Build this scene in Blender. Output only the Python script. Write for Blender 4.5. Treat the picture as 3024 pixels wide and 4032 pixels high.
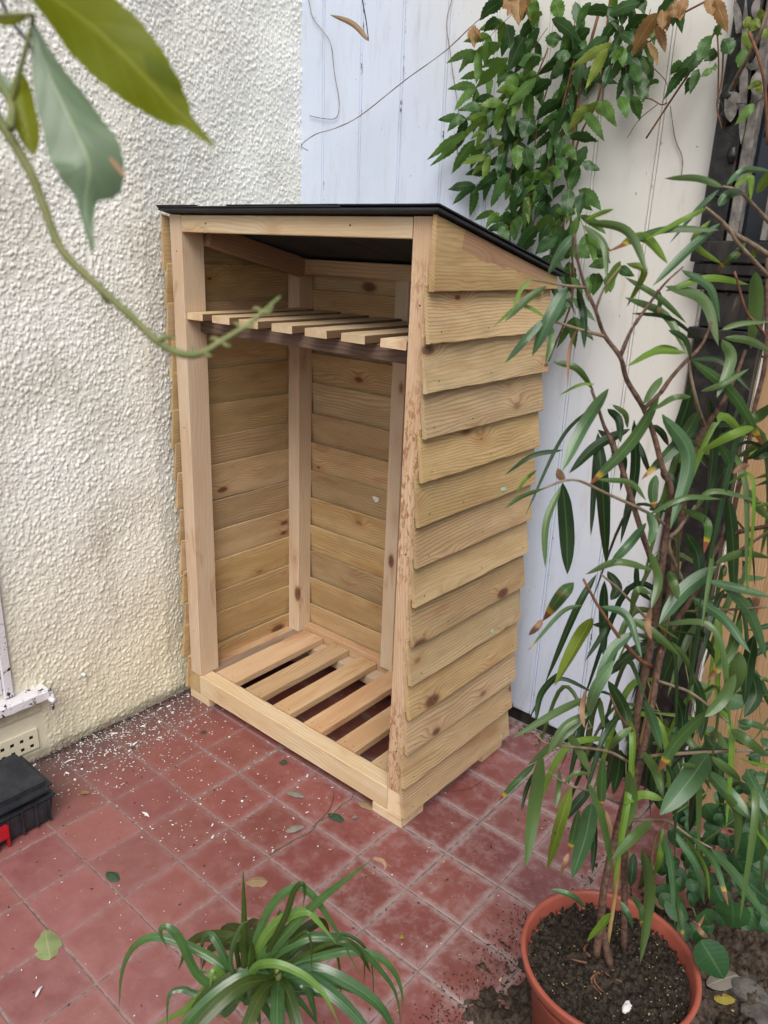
import bpy, bmesh, math, random
import numpy as np
from mathutils import Vector, Matrix
random.seed(7); rng = np.random.default_rng(7)
R = math.radians
sc = bpy.context.scene
for o in list(bpy.data.objects): bpy.data.objects.remove(o)
COL = sc.collection

# ------------------------------------------------------------------ camera
CAM = Vector((1.60257, -0.84088, 1.40777))
RT = Vector((0.75872, 0.65031, 0.03795)); UP = Vector((-0.23757, 0.22198, 0.94567)); FW = Vector((-0.60655, 0.72651, -0.32292))
cd = bpy.data.cameras.new('camera'); cam = bpy.data.objects.new('camera', cd); COL.objects.link(cam)
cam.matrix_world = Matrix(((RT.x, UP.x, -FW.x, CAM.x), (RT.y, UP.y, -FW.y, CAM.y), (RT.z, UP.z, -FW.z, CAM.z), (0, 0, 0, 1)))
cd.sensor_fit = 'VERTICAL'; cd.sensor_height = 36; cd.lens = 3039.8 / 4032 * 36
cd.clip_start = 0.02; cd.clip_end = 500
cd.dof.use_dof = True; cd.dof.focus_distance = 1.75; cd.dof.aperture_fstop = 7.5
sc.camera = cam
# ------------------------------------------------------------------ world, sun, exposure
w = bpy.data.worlds.new('World'); sc.world = w; w.use_nodes = True
nt = w.node_tree; nt.nodes.clear()
sky = nt.nodes.new('ShaderNodeTexSky'); sky.sky_type = 'NISHITA'; sky.sun_disc = False
SUN_EL, SUN_AZ = 51, 143
sky.sun_elevation = R(SUN_EL); sky.sun_rotation = R(SUN_AZ); sky.dust_density = 3.0; sky.air_density = 1.0
hs = nt.nodes.new('ShaderNodeHueSaturation'); hs.inputs['Saturation'].default_value = 0.42
bg = nt.nodes.new('ShaderNodeBackground'); bg.inputs[1].default_value = 0.098
wo = nt.nodes.new('ShaderNodeOutputWorld')
nt.links.new(sky.outputs[0], hs.inputs['Color']); nt.links.new(hs.outputs[0], bg.inputs[0]); nt.links.new(bg.outputs[0], wo.inputs[0])
sl = bpy.data.lights.new('sun', 'SUN'); sl.energy = 1.5; sl.angle = R(38); sl.color = (1, .965, .91)
so = bpy.data.objects.new('sun', sl); COL.objects.link(so)
sdir = Vector((math.sin(R(SUN_AZ)) * math.cos(R(SUN_EL)), math.cos(R(SUN_AZ)) * math.cos(R(SUN_EL)), math.sin(R(SUN_EL))))
so.rotation_euler = sdir.to_track_quat('Z', 'Y').to_euler()
sc.view_settings.view_transform = 'Standard'; sc.view_settings.look = 'None'; sc.view_settings.gamma = 1
sc.view_settings.use_curve_mapping = False; sc.view_settings.exposure = 0.70

# ------------------------------------------------------------------ measuring helpers (a point of the photo on a real plane)
FPX = 3039.8
def ray(px, py): return FW + RT * ((px - 1512) / FPX) + UP * ((2016 - py) / FPX)
def on(px, py, axis, val):
    d = ray(px, py); t = (val - CAM[axis]) / d[axis]; return CAM + d * t
HN = Vector((FW.x, FW.y, 0)).normalized()
POT = Vector((1.267, 0.224, 0.0))
def pl(px, py, off=0.0, ref=POT):
    d = ray(px, py); t = ((ref + HN * off - CAM).dot(HN)) / d.dot(HN); return CAM + d * t
def dep(px, py, dist):
    d = ray(px, py); return CAM + d * dist
Z1 = lambda x, y: (x / 1.3825, y / 1.3825)
Z2 = lambda x, y: (1100 + x / 1.3825, y / 1.3825)
Z3 = lambda x, y: (2000 + x / 1.58, y / 1.58)
Z4 = lambda x, y: (2000 + x / 1.58, 1300 + y / 1.58)
Z5 = lambda x, y: (1900 + x / 1.476, 2600 + y / 1.476)
Z6 = lambda x, y: (400 + x / 1.106, 3200 + y / 1.106)
ZB = lambda x, y: (800 + x / 1.8433, 2900 + y / 1.8433)
ZA = lambda x, y: (x / 1.7956, 2800 + y / 1.7956)
ZC = lambda x, y: (1500 + x / 1.7956, 2800 + y / 1.7956)
ZK = lambda x, y: (x / 2.0113, 2300 + y / 2.0113)
ZP = lambda x, y: (2700 + x / 1.843, 700 + y / 1.843)
ZS = lambda x, y: (1900 + x / 1.476, 3400 + y / 1.476)
ZF = lambda x, y: (700 + x / 1.659, 2350 + y / 1.659)
ZI = lambda x, y: (700 + x / 1.659, 1400 + y / 1.659)

# ------------------------------------------------------------------ object helpers
def tag(o, label=None, cat=None, group=None, kind=None):
    if label: o['label'] = label
    if cat: o['category'] = cat
    if group: o['group'] = group
    if kind: o['kind'] = kind
    return o
WORLD = {}
def empty(name, loc, label=None, cat=None, group=None, kind=None):
    o = bpy.data.objects.new(name, None); COL.objects.link(o); o.location = loc; o.empty_display_size = .02; WORLD[o.name] = Matrix.Translation(Vector(loc))
    return tag(o, label, cat, group, kind)
def link(name, me, mat, parent=None, matrix=None, smooth=False):
    if mat and not me.materials: me.materials.append(mat)
    if smooth: me.shade_smooth()
    o = bpy.data.objects.new(name, me); COL.objects.link(o)
    if matrix is not None: o.matrix_world = matrix
    if parent:
        o.parent = parent
        o.matrix_parent_inverse = WORLD[parent.name].inverted()
    WORLD[o.name] = matrix.copy() if matrix is not None else Matrix.Identity(4)
    return o
def mesh(name, V, F, mat, parent=None, matrix=None, smooth=False, uv=None):
    me = bpy.data.meshes.new(name); me.from_pydata([tuple(v) for v in V], [], F); me.update()
    if uv is not None:
        l = me.uv_layers.new(name='uv')
        idx = np.zeros(len(me.loops), dtype=np.int32); me.loops.foreach_get('vertex_index', idx)
        l.data.foreach_set('uv', np.asarray(uv, dtype=np.float32)[idx].ravel())
    return link(name, me, mat, parent, matrix, smooth)
class MB:
    def __init__(s): s.V = []; s.F = []
    def add(s, V, F):
        n = len(s.V); s.V += [tuple(v) for v in V]; s.F += [tuple(i + n for i in f) for f in F]
    def box(s, a, b):
        (x0, y0, z0), (x1, y1, z1) = a, b
        s.add([(x0,y0,z0),(x1,y0,z0),(x1,y1,z0),(x0,y1,z0),(x0,y0,z1),(x1,y0,z1),(x1,y1,z1),(x0,y1,z1)],
              [(3,2,1,0),(4,5,6,7),(0,1,5,4),(1,2,6,5),(2,3,7,6),(3,0,4,7)])
    def build(s, name, mat, parent=None, smooth=False): return mesh(name, s.V, s.F, mat, parent, None, smooth)
def basis(o, x, y, z):
    x, y, z = Vector(x).normalized(), Vector(y).normalized(), Vector(z).normalized()
    return Matrix(((x.x, y.x, z.x, o[0]), (x.y, y.y, z.y, o[1]), (x.z, y.z, z.z, o[2]), (0, 0, 0, 1)))
def plank_mesh(L, W, T0, T1=None, seg=10, ch=.0015, jit=.0, edge=.0, w2=None, cut=None):
    """length along X, width along Y from 0 (lower edge) to W, thickness along Z; T0 at Y=0, T1 at Y=W"""
    T1 = T0 if T1 is None else T1
    V, F = [], []
    ph = random.uniform(0, 9)
    for i in range(seg + 1):
        x = L * i / seg
        WW = W if w2 is None else W + (w2 - W) * i / seg
        e = edge * (math.sin(x * 23 + ph) + .5 * math.sin(x * 61 + 2 * ph)) + random.uniform(-jit, jit)
        b = random.uniform(-jit, jit) * .5
        e2 = random.uniform(-jit, jit) * .6
        c0 = min(ch, T0 * .35); c1 = min(ch, T1 * .35)
        for (y, z) in ((e + c0, b), (WW + e2 - c1, b), (WW + e2, b + c1), (WW + e2, T1 + b - c1), (WW + e2 - c1, T1 + b), (e + c0, T0 + b), (e, T0 + b - c0), (e, b + c0)):
            V.append((x + (random.uniform(-jit, jit) if i in (0, seg) else 0), y, z))
    for i in range(seg):
        for k in range(8):
            a = i * 8 + k; b_ = i * 8 + (k + 1) % 8
            F.append((a, a + 8, b_ + 8, b_))
    F.append(tuple(range(8))); F.append(tuple(range((seg + 1) * 8 - 1, seg * 8 - 1, -1)))
    me = bpy.data.meshes.new('plank'); me.from_pydata(V, [], F)
    bm = bmesh.new(); bm.from_mesh(me); bmesh.ops.recalc_face_normals(bm, faces=bm.faces); bm.to_mesh(me); bm.free()
    return me
def beam(name, mat, parent, a, b, **k):
    """axis aligned timber from corner a to corner b; grain along its longest side"""
    a, b = Vector(a), Vector(b); d = b - a
    ax = max(range(3), key=lambda i: d[i]); o1, o2 = [(1, 2), (2, 0), (0, 1)][ax]
    X = [0, 0, 0]; X[ax] = 1; Y = [0, 0, 0]; Y[o1] = 1; Z = [0, 0, 0]; Z[o2] = 1
    me = plank_mesh(d[ax], d[o1], d[o2], jit=k.pop('jit', .0003), ch=k.pop('ch', .0018), **k); me.name = name
    return link(name, me, mat, parent, basis(a, X, Y, Z))
def crom(P, n):
    P = [Vector(p) for p in P]
    if len(P) == 2: return [P[0].lerp(P[1], i / n) for i in range(n + 1)]
    Q = [P[0] * 2 - P[1]] + P + [P[-1] * 2 - P[-2]]
    out = []; m = len(P) - 1
    for i in range(n + 1):
        t = i / n * m; k = min(int(t), m - 1); u = t - k
        a, b, c, d = Q[k:k + 4]
        out.append(0.5 * ((2 * b) + (c - a) * u + (2 * a - 5 * b + 4 * c - d) * u * u + (3 * b - a - 3 * c + d) * u ** 3))
    return out
def tube_geo(P, r, ns=6, n=None, jitter=0.0):
    pts = crom(P, n or max(4, 5 * (len(P) - 1))); m = len(pts) - 1
    rr = r if isinstance(r, (list, tuple)) else (r, r)
    V, F = [], []
    ref = Vector((.3, .2, .93))
    for i, p in enumerate(pts):
        t = (pts[min(i + 1, m)] - pts[max(i - 1, 0)]).normalized()
        s = t.cross(ref)
        if s.length < .1: s = t.cross(Vector((1, 0, 0)))
        s.normalize(); u = t.cross(s)
        f = i / m * (len(rr) - 1); k = min(int(f), len(rr) - 2) if len(rr) > 1 else 0
        rad = rr[k] + (rr[k + 1] - rr[k]) * (f - k)
        rad *= 1 + random.uniform(-jitter, jitter)
        for j in range(ns):
            a = 2 * math.pi * j / ns; V.append(p + (s * math.cos(a) + u * math.sin(a)) * rad)
    for i in range(m):
        for j in range(ns):
            a = i * ns + j; b = i * ns + (j + 1) % ns; F.append((a, b, b + ns, a + ns))
    F.append(tuple(range(ns - 1, -1, -1))); F.append(tuple(range(m * ns, m * ns + ns)))
    return V, F
def tube(name, P, r, mat, parent=None, ns=6, n=None, jitter=0.0):
    V, F = tube_geo(P, r, ns, n, jitter); return mesh(name, V, F, mat, parent, None, True)
def prof_strap(t): return min(1, .55 + 3 * t) * (1 - max(0, (t - .35) / .65) ** 1.7)
def prof_lance(t): return float(np.interp(t, [0, .03, .10, .22, .4, .62, .8, .9, .96, 1], [.06, .24, .62, .90, 1, .97, .74, .46, .2, .02]))
def prof_oval(t): return max(.02, math.sin(math.pi * t ** .85)) ** .62 * (1 if t < .93 else (1 - t) * 12 + .03)
def prof_point(t): return float(np.interp(t, [0, .03, .12, .28, .42, .6, .78, .9, 1], [.04, .2, .62, .93, 1, .88, .56, .26, .02]))
def leaf_geo(P, wid, prof=prof_lance, n=12, roll=0.0, fold=.18, serr=0.0, wave=0.0, cross=4, view=None, twist=0.0):
    pts = crom(P, n); m = n
    V, F, UV = [], [], []
    ph = random.uniform(0, 6)
    for i, p in enumerate(pts):
        t = i / m
        tg = (pts[min(i + 1, m)] - pts[max(i - 1, 0)])
        tg = tg.normalized() if tg.length > 1e-7 else Vector((0, 0, 1))
        vd = (p - CAM).normalized() if view is None else view
        s = tg.cross(vd)
        if s.length < .15: s = tg.cross(Vector((.7, .5, .2)))
        s.normalize()
        s = Matrix.Rotation(roll + twist * t, 3, tg) @ s
        nn = s.cross(tg)
        h = wid * .5 * prof(t)
        if serr and 0 < i < m: h *= 1 + serr * (1 if i % 2 else -1)
        wv = wave * wid * math.sin(t * 14 + ph)
        for c in range(cross + 1):
            a = -1 + 2 * c / cross
            V.append(p + s * (h * a) + nn * (abs(a) * fold * h + wv * a * abs(a))); UV.append(((a + 1) / 2, t))
    k = cross + 1
    for i in range(m):
        for c in range(cross):
            a = i * k + c; F.append((a, a + 1, a + k + 1, a + k))
    return V, F, UV
def leaf(name, P, wid, mat, parent=None, **k):
    V, F, UV = leaf_geo(P, wid, **k); return mesh(name, V, F, mat, parent, None, True, UV)
def fftnoise(nx, ny, step, lam, bw=.5, seed=1):
    g = np.random.default_rng(seed); a = g.standard_normal((nx, ny))
    fx = np.fft.fftfreq(nx, step)[:, None]; fy = np.fft.fftfreq(ny, step)[None, :]
    f = np.sqrt(fx ** 2 + fy ** 2); f0 = 1 / lam
    H = np.exp(-((np.log((f + 1e-6) / f0)) ** 2) / (2 * bw ** 2))
    b = np.real(np.fft.ifft2(np.fft.fft2(a) * H)); return b / b.std()

# ------------------------------------------------------------------ material helpers
class NT:
    def __init__(s, name):
        s.m = bpy.data.materials.new(name); s.m.use_nodes = True; s.t = s.m.node_tree; s.t.nodes.clear()
        s.out = s.n('ShaderNodeOutputMaterial'); s.b = s.n('ShaderNodeBsdfPrincipled'); s.l(s.b.outputs[0], s.out.inputs[0])
    def n(s, t, **k):
        x = s.t.nodes.new(t)
        for a, v in k.items(): setattr(x, a, v)
        return x
    def l(s, a, b): s.t.links.new(a, b)
    def set(s, node, name, v):
        i = node.inputs[name]
        if isinstance(v, bpy.types.NodeSocket): s.l(v, i)
        elif v is not None: i.default_value = v
    def math(s, op, a, b=None, c=None, clamp=False):
        x = s.n('ShaderNodeMath', operation=op, use_clamp=clamp)
        for i, v in enumerate((a, b, c)):
            if v is not None: s.set(x, i, v)
        return x.outputs[0]
    def vmath(s, op, a, b=None):
        x = s.n('ShaderNodeVectorMath', operation=op)
        s.set(x, 0, a)
        if b is not None: s.set(x, 1, b)
        return x.outputs[0]
    def noise(s, vec, scale, detail=4, rough=.55, dist=0.0, out=0):
        x = s.n('ShaderNodeTexNoise'); s.set(x, 'Vector', vec); x.inputs['Scale'].default_value = scale
        x.inputs['Detail'].default_value = detail; x.inputs['Roughness'].default_value = rough; x.inputs['Distortion'].default_value = dist
        return x.outputs[out]
    def vor(s, vec, scale, feature='F1', out='Distance', rnd=1.0):
        x = s.n('ShaderNodeTexVoronoi', feature=feature); s.set(x, 'Vector', vec); x.inputs['Scale'].default_value = scale
        x.inputs['Randomness'].default_value = rnd
        return x.outputs[out]
    def ramp(s, fac, stops):
        x = s.n('ShaderNodeValToRGB'); s.l(fac, x.inputs[0]); e = x.color_ramp.elements
        while len(e) > 1: e.remove(e[-1])
        for i, (p, c) in enumerate(stops):
            if i == 0: e[0].position = p; e[0].color = (*c, 1)
            else: q = e.new(p); q.color = (*c, 1)
        return x.outputs[0]
    def mr(s, v, a, b, c=0.0, d=1.0, smooth=True):
        x = s.n('ShaderNodeMapRange', interpolation_type='SMOOTHSTEP' if smooth else 'LINEAR')
        s.set(x, 0, v)
        for i, q in enumerate((a, b, c, d)): x.inputs[i + 1].default_value = q
        return x.outputs[0]
    def mix(s, f, a, b, mode='MIX'):
        x = s.n('ShaderNodeMix', data_type='RGBA', blend_type=mode)
        s.set(x, 0, f)
        for i, v in ((6, a), (7, b)):
            if isinstance(v, tuple): x.inputs[i].default_value = (*v, 1)
            else: s.l(v, x.inputs[i])
        return x.outputs[2]
    def obj(s): return s.n('ShaderNodeTexCoord').outputs['Object']
    def rand(s): return s.n('ShaderNodeObjectInfo').outputs['Random']
    def map(s, vec, scale=(1, 1, 1), loc=(0, 0, 0)):
        x = s.n('ShaderNodeMapping'); s.l(vec, x.inputs[0]); x.inputs['Scale'].default_value = scale; x.inputs['Location'].default_value = loc
        return x.outputs[0]
    def bump(s, h, strength=.3, dist=.002):
        x = s.n('ShaderNodeBump'); s.l(h, x.inputs['Height']); x.inputs['Strength'].default_value = strength; x.inputs['Distance'].default_value = dist
        s.l(x.outputs[0], s.b.inputs['Normal']); return x
    def fin(s, col=None, rough=.5, spec=.4):
        if col is not None:
            if isinstance(col, tuple): s.b.inputs['Base Color'].default_value = (*col, 1)
            else: s.l(col, s.b.inputs['Base Color'])
        s.set(s.b, 'Roughness', rough); s.b.inputs['Specular IOR Level'].default_value = spec
        return s.m

def wood(name, light, dark, alt, knots=1.0, saw=0.0, mottled=0.0, dirt=0.0, rings=1.0):
    """treated softwood: grain along local X; growth rings, knots, saw marks; each board its own cut"""
    s = NT(name); o = s.obj(); r = s.rand()
    ro = s.n('ShaderNodeCombineXYZ'); s.l(s.math('MULTIPLY', r, 37.3), ro.inputs[0]); s.l(s.math('MULTIPLY', r, 91.7), ro.inputs[1]); s.l(s.math('MULTIPLY', r, 53.1), ro.inputs[2])
    p = s.vmath('ADD', o, ro.outputs[0])
    kv = s.map(p, (5.5, 11, 11)); kd = s.vor(kv, 1.0); kr = s.n('ShaderNodeSeparateXYZ')
    vc = s.vor(kv, 1.0, out='Color'); s.l(vc, kr.inputs[0])
    ksize = s.mr(kr.outputs[0], .25, 1.0, 0.05, .20, False)
    knot = s.math('SUBTRACT', 1, s.mr(s.math('DIVIDE', kd, ksize), .55, 1.15))
    knot = s.math('MULTIPLY', knot, s.math('GREATER_THAN', kr.outputs[1], 1 - .88 * knots))
    halo = s.math('MULTIPLY', s.mr(kd, .0, .42, 1, 0), s.math('GREATER_THAN', kr.outputs[1], 1 - .88 * knots))
    sp = s.n('ShaderNodeSeparateXYZ'); s.l(p, sp.inputs[0])
    warp = s.noise(s.map(p, (1.6, 7, 7)), 1.0, 2, .5)
    yy = s.math('ADD', s.math('ADD', sp.outputs[1], s.math('MULTIPLY', sp.outputs[2], .8)), s.math('MULTIPLY', s.math('SUBTRACT', warp, .5), .09))
    yy = s.math('ADD', yy, s.math('MULTIPLY', halo, .022))
    cr = s.n('ShaderNodeCombineXYZ'); s.l(s.math('MULTIPLY', sp.outputs[0], .7), cr.inputs[0]); s.l(s.math('MULTIPLY', yy, 1.0), cr.inputs[1])
    wv = s.n('ShaderNodeTexWave', wave_type='BANDS', bands_direction='Y', wave_profile='SAW'); s.l(cr.outputs[0], wv.inputs[0])
    wv.inputs['Scale'].default_value = 38; wv.inputs['Distortion'].default_value = 1.2; wv.inputs['Detail'].default_value = 2; wv.inputs['Detail Scale'].default_value = 1.2
    ringmask = s.mr(s.noise(s.map(p, (2, 9, 9)), 1.0, 2), .35, .65)
    ring = s.math('MULTIPLY', s.mr(wv.outputs['Fac'], .35, 1.0), s.math('ADD', .35, s.math('MULTIPLY', ringmask, .65)))
    fine = s.noise(s.map(p, (18, 900, 900)), 1.0, 3, .6)
    broad = s.noise(s.map(p, (3.0, 16, 16)), 1.0, 3, .6, .6)
    c = s.mix(s.mr(broad, .35, .68), light, alt)
    c = s.mix(s.math('MULTIPLY', ring, .68 * rings), c, dark)
    c = s.mix(s.math('MULTIPLY', s.mr(fine, .42, .75), .38), c, dark)
    red = (light[0] * .62, light[1] * .36, light[2] * .26)
    flame = s.mr(s.noise(s.map(p, (4, 22, 22), (5, 3, 1)), 1.0, 2, .5, 1.0), .60, .74)
    c = s.mix(s.math('MULTIPLY', flame, .42), c, red)
    c = s.mix(s.math('MULTIPLY', s.math('POWER', halo, 1.6), .55), c, red)
    kc = s.mix(s.mr(s.noise(p, 160), .4, .6), (.13, .055, .028), (.05, .022, .014))
    c = s.mix(s.math('MULTIPLY', knot, .85), c, kc)
    if mottled:
        mk = s.mr(s.noise(s.map(p, (45, 110, 110)), 1.0, 3, .6, .8), .5, .6)
        mk = s.math('MULTIPLY', mk, s.mr(s.noise(s.map(p, (2.5, 6, 6), (2, 2, 2)), 1.0, 1), .36, .58))
        c = s.mix(s.math('MULTIPLY', mk, mottled), c, (.27, .11, .045))
    if dirt:
        g = s.mr(s.noise(s.map(p, (6, 20, 20), (9, 9, 9)), 1.0, 5, .65), .45, .7)
        c = s.mix(s.math('MULTIPLY', g, dirt), c, (.16, .13, .085))
    # tone of each board
    tone = s.mr(r, 0, 1, .82, 1.12, False)
    c = s.mix(1.0, c, s.n('ShaderNodeCombineColor').outputs[0], 'MULTIPLY') if False else c
    hsv = s.n('ShaderNodeHueSaturation'); s.l(c, hsv.inputs['Color']); s.l(tone, hsv.inputs['Value'])
    s.l(s.mr(s.math('FRACT', s.math('MULTIPLY', r, 7.77)), 0, 1, .4955, .5035, False), hsv.inputs['Hue'])
    s.l(s.mr(s.math('FRACT', s.math('MULTIPLY', r, 3.33)), 0, 1, .93, 1.07, False), hsv.inputs['Saturation'])
    h = s.math('ADD', s.math('MULTIPLY', fine, .6), s.math('MULTIPLY', ring, -.35))
    if saw:
        sw = s.noise(s.map(p, (420, 26, 26)), 1.0, 2, .5, .4)
        h = s.math('ADD', h, s.math('MULTIPLY', sw, saw))
    h = s.math('ADD', h, s.math('MULTIPLY', s.noise(p, 220, 2), .4))
    s.bump(h, .55, .0009)
    return s.fin(hsv.outputs[0], .68, .25)

M = {}
M['clad'] = wood('treated_cladding', (.56, .41, .225), (.26, .15, .065), (.46, .325, .165), 1.15, saw=.35, dirt=.22)
M['post'] = wood('planed_post', (.60, .485, .355), (.42, .285, .18), (.56, .425, .295), .35, saw=.3, rings=.7)
M['rail'] = wood('fresh_rail', (.76, .61, .43), (.55, .38, .21), (.69, .51, .32), .45, rings=.8)
M['slat'] = wood('floor_slat', (.62, .44, .265), (.38, .21, .10), (.53, .335, .18), .5)
M['shelf'] = wood('shelf_slat', (.70, .55, .37), (.48, .32, .18), (.60, .44, .27), .4)
M['rough'] = wood('mottled_post', (.68, .50, .34), (.46, .28, .16), (.60, .41, .26), .55, mottled=.72)
def shaded_sawn_sides(m):  # sawn side faces darkened, shade of the gaps between slats put into colour
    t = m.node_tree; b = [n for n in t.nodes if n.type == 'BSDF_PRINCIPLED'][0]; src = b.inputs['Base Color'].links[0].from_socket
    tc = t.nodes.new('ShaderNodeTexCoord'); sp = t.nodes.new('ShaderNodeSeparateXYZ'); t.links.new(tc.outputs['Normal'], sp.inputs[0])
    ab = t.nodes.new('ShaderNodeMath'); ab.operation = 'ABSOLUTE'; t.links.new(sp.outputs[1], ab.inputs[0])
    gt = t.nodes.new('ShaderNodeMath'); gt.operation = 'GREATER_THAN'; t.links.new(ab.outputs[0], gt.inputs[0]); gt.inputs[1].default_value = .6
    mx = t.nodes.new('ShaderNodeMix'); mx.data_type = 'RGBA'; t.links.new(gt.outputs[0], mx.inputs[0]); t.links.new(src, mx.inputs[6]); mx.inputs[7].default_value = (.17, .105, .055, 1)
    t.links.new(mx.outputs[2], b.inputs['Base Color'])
shaded_sawn_sides(M['shelf'])
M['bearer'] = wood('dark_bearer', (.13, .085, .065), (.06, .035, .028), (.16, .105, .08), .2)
M['greyslat'] = wood('weathered_slat', (.36, .27, .20), (.20, .14, .10), (.29, .22, .17), .3, dirt=.5)
M['rafter'] = wood('rafter', (.40, .25, .15), (.26, .14, .08), (.36, .21, .12), .3)
M['fence'] = wood('fence_board', (.46, .29, .15), (.30, .16, .07), (.40, .24, .12), .7)

def mat_roof():
    s = NT('roof_sheet'); o = s.obj()
    n = s.noise(o, 9, 4); f = s.noise(o, 500, 3)
    c = s.mix(s.mr(n, .3, .7), (.018, .021, .027), (.035, .038, .046))
    s.bump(f, .3, .0008); return s.fin(c, .62, .3)
M['roof'] = mat_roof()
def mat_plaster():
    s = NT('roughcast_paint'); o = s.obj()
    sp = s.n('ShaderNodeSeparateXYZ'); s.l(o, sp.inputs[0])
    n = s.noise(o, 3.2, 5, .6); n2 = s.noise(o, 30, 3)
    c = s.mix(s.mr(n, .35, .68), (.83, .83, .78), (.75, .74, .67))
    low = s.math('MULTIPLY', s.mr(sp.outputs[2], .0, .85, 1, 0), .75)
    c = s.mix(low, c, (.68, .62, .42))
    st = s.math('MULTIPLY', s.mr(s.noise(s.map(o, (1, 5, 1.2)), 1.6, 4, .6), .52, .75), .28)
    c = s.mix(st, c, (.36, .31, .22))
    foot = s.math('MULTIPLY', s.mr(s.math('ADD', sp.outputs[2], s.math('MULTIPLY', n2, .05)), .02, .07, 1, 0), .6)
    c = s.mix(foot, c, (.20, .17, .13))
    h = s.noise(o, 420, 3, .6); s.bump(h, .5, .0012)
    return s.fin(c, .62, .35)
M['plaster'] = mat_plaster()
def mat_whiteboard():
    s = NT('old_white_paint'); o = s.obj(); r = s.rand()
    g = s.n('ShaderNodeNewGeometry').outputs['Position']
    sp = s.n('ShaderNodeSeparateXYZ'); s.l(g, sp.inputs[0])
    tone = s.noise(s.map(g, (1.2, 1, .8)), 2.4, 5, .6)
    c = s.mix(s.mr(tone, .35, .7), (.61, .67, .80), (.55, .61, .73))
    cr = s.mr(s.math('ADD', s.math('MULTIPLY', sp.outputs[0], .8), s.math('MULTIPLY', sp.outputs[2], .42)), .75, 1.22)  # cream towards upper right: warm light tint painted in, with some dirt
    c = s.mix(s.math('MULTIPLY', cr, .9), c, (.68, .655, .59))
    drt = s.math('MULTIPLY', s.mr(s.noise(s.map(g, (9, 9, 1.6)), 3.0, 6, .7), .50, .78), .35)
    c = s.mix(drt, c, (.33, .30, .25))
    spk = s.math('GREATER_THAN', s.noise(s.map(g, (1, 1, .5)), 95, 3, .7), .715)
    c = s.mix(s.math('MULTIPLY', spk, .7), c, (.16, .12, .08))
    # peeled slivers along the joints, where the wood shows
    sx = s.n('ShaderNodeSeparateXYZ'); s.l(o, sx.inputs[0])
    e = s.math('ABSOLUTE', s.math('SUBTRACT', sx.outputs[1], .158)); e2 = s.math('MINIMUM', e, s.math('ABSOLUTE', sx.outputs[1]))
    edge = s.mr(e2, 0.002, .007, 1, 0)
    pe = s.math('MULTIPLY', edge, s.math('GREATER_THAN', s.noise(s.map(g, (60, 60, 22)), 1.0, 4, .7), .60))
    pe = s.math('MULTIPLY', pe, s.math('GREATER_THAN', s.noise(g, 3.1, 2), .55))
    c = s.mix(pe, c, (.07, .055, .045))
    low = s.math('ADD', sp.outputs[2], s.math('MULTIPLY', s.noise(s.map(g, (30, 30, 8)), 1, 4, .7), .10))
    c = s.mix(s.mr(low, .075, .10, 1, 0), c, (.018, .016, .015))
    h = s.math('ADD', s.noise(s.map(g, (160, 160, 12)), 1.0, 3), s.math('MULTIPLY', spk, -.5))
    s.bump(h, .25, .0012)
    return s.fin(c, .42, .45)
M['board'] = mat_whiteboard()
def mat_tile():
    s = NT('quarry_tile'); o = s.obj(); r = s.rand(); g = s.n('ShaderNodeNewGeometry').outputs['Position']
    a = s.mix(s.noise(g, 11, 5, .6), (.160, .047, .042), (.255, .082, .074))
    hv = s.n('ShaderNodeHueSaturation'); s.l(a, hv.inputs['Color']); s.l(s.mr(r, 0, 1, .86, 1.1, False), hv.inputs['Value'])
    s.l(s.mr(s.math('FRACT', s.math('MULTIPLY', r, 5.1)), 0, 1, .496, .504, False), hv.inputs['Hue']); c = hv.outputs[0]
    sp = s.n('ShaderNodeSeparateXYZ'); s.l(o, sp.inputs[0])
    ed = s.math('MAXIMUM', s.math('ABSOLUTE', sp.outputs[0]), s.math('ABSOLUTE', sp.outputs[1]))
    ed = s.math('ADD', ed, s.math('MULTIPLY', s.math('SUBTRACT', s.noise(g, 40, 5, .7), .5), .05))
    sg = s.n('ShaderNodeSeparateXYZ'); s.l(g, sg.inputs[0])
    # dust is thicker towards the bed and the back wall
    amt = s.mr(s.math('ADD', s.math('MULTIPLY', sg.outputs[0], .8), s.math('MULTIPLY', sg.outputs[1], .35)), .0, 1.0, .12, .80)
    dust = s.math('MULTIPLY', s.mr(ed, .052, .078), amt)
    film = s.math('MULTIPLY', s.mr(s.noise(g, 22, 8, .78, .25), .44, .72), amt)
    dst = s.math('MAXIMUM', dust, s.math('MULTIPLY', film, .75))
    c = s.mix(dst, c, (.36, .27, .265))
    near = s.math('MULTIPLY', s.mr(sg.outputs[1], -.45, .25, 1, 0), s.mr(s.noise(g, 14, 6, .7), .3, .7, .10, .32))  # paler pink towards the front: stronger open light painted into the tile colour
    c = s.mix(near, c, (.46, .23, .22))
    scr = s.math('MULTIPLY', s.mr(s.noise(s.map(g, (7, 60, 1)), 3, 4, .7, 1.5), .62, .74), .2)
    c = s.mix(scr, c, (.45, .33, .30))
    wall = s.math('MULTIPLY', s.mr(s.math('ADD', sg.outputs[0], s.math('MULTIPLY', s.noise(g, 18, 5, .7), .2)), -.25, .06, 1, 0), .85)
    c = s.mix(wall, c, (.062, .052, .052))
    sp_ = s.math('GREATER_THAN', s.noise(g, 260, 2, .6), .74)
    c = s.mix(s.math('MULTIPLY', sp_, .6), c, (.5, .42, .38))
    h = s.math('ADD', s.noise(g, 90, 5, .7), s.math('MULTIPLY', s.noise(g, 18, 2), 1.5)); s.bump(h, .28, .0012)
    ro = s.math('ADD', .34, s.math('MULTIPLY', dst, .4))
    return s.fin(c, ro, .6)
M['tile'] = mat_tile()
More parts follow.
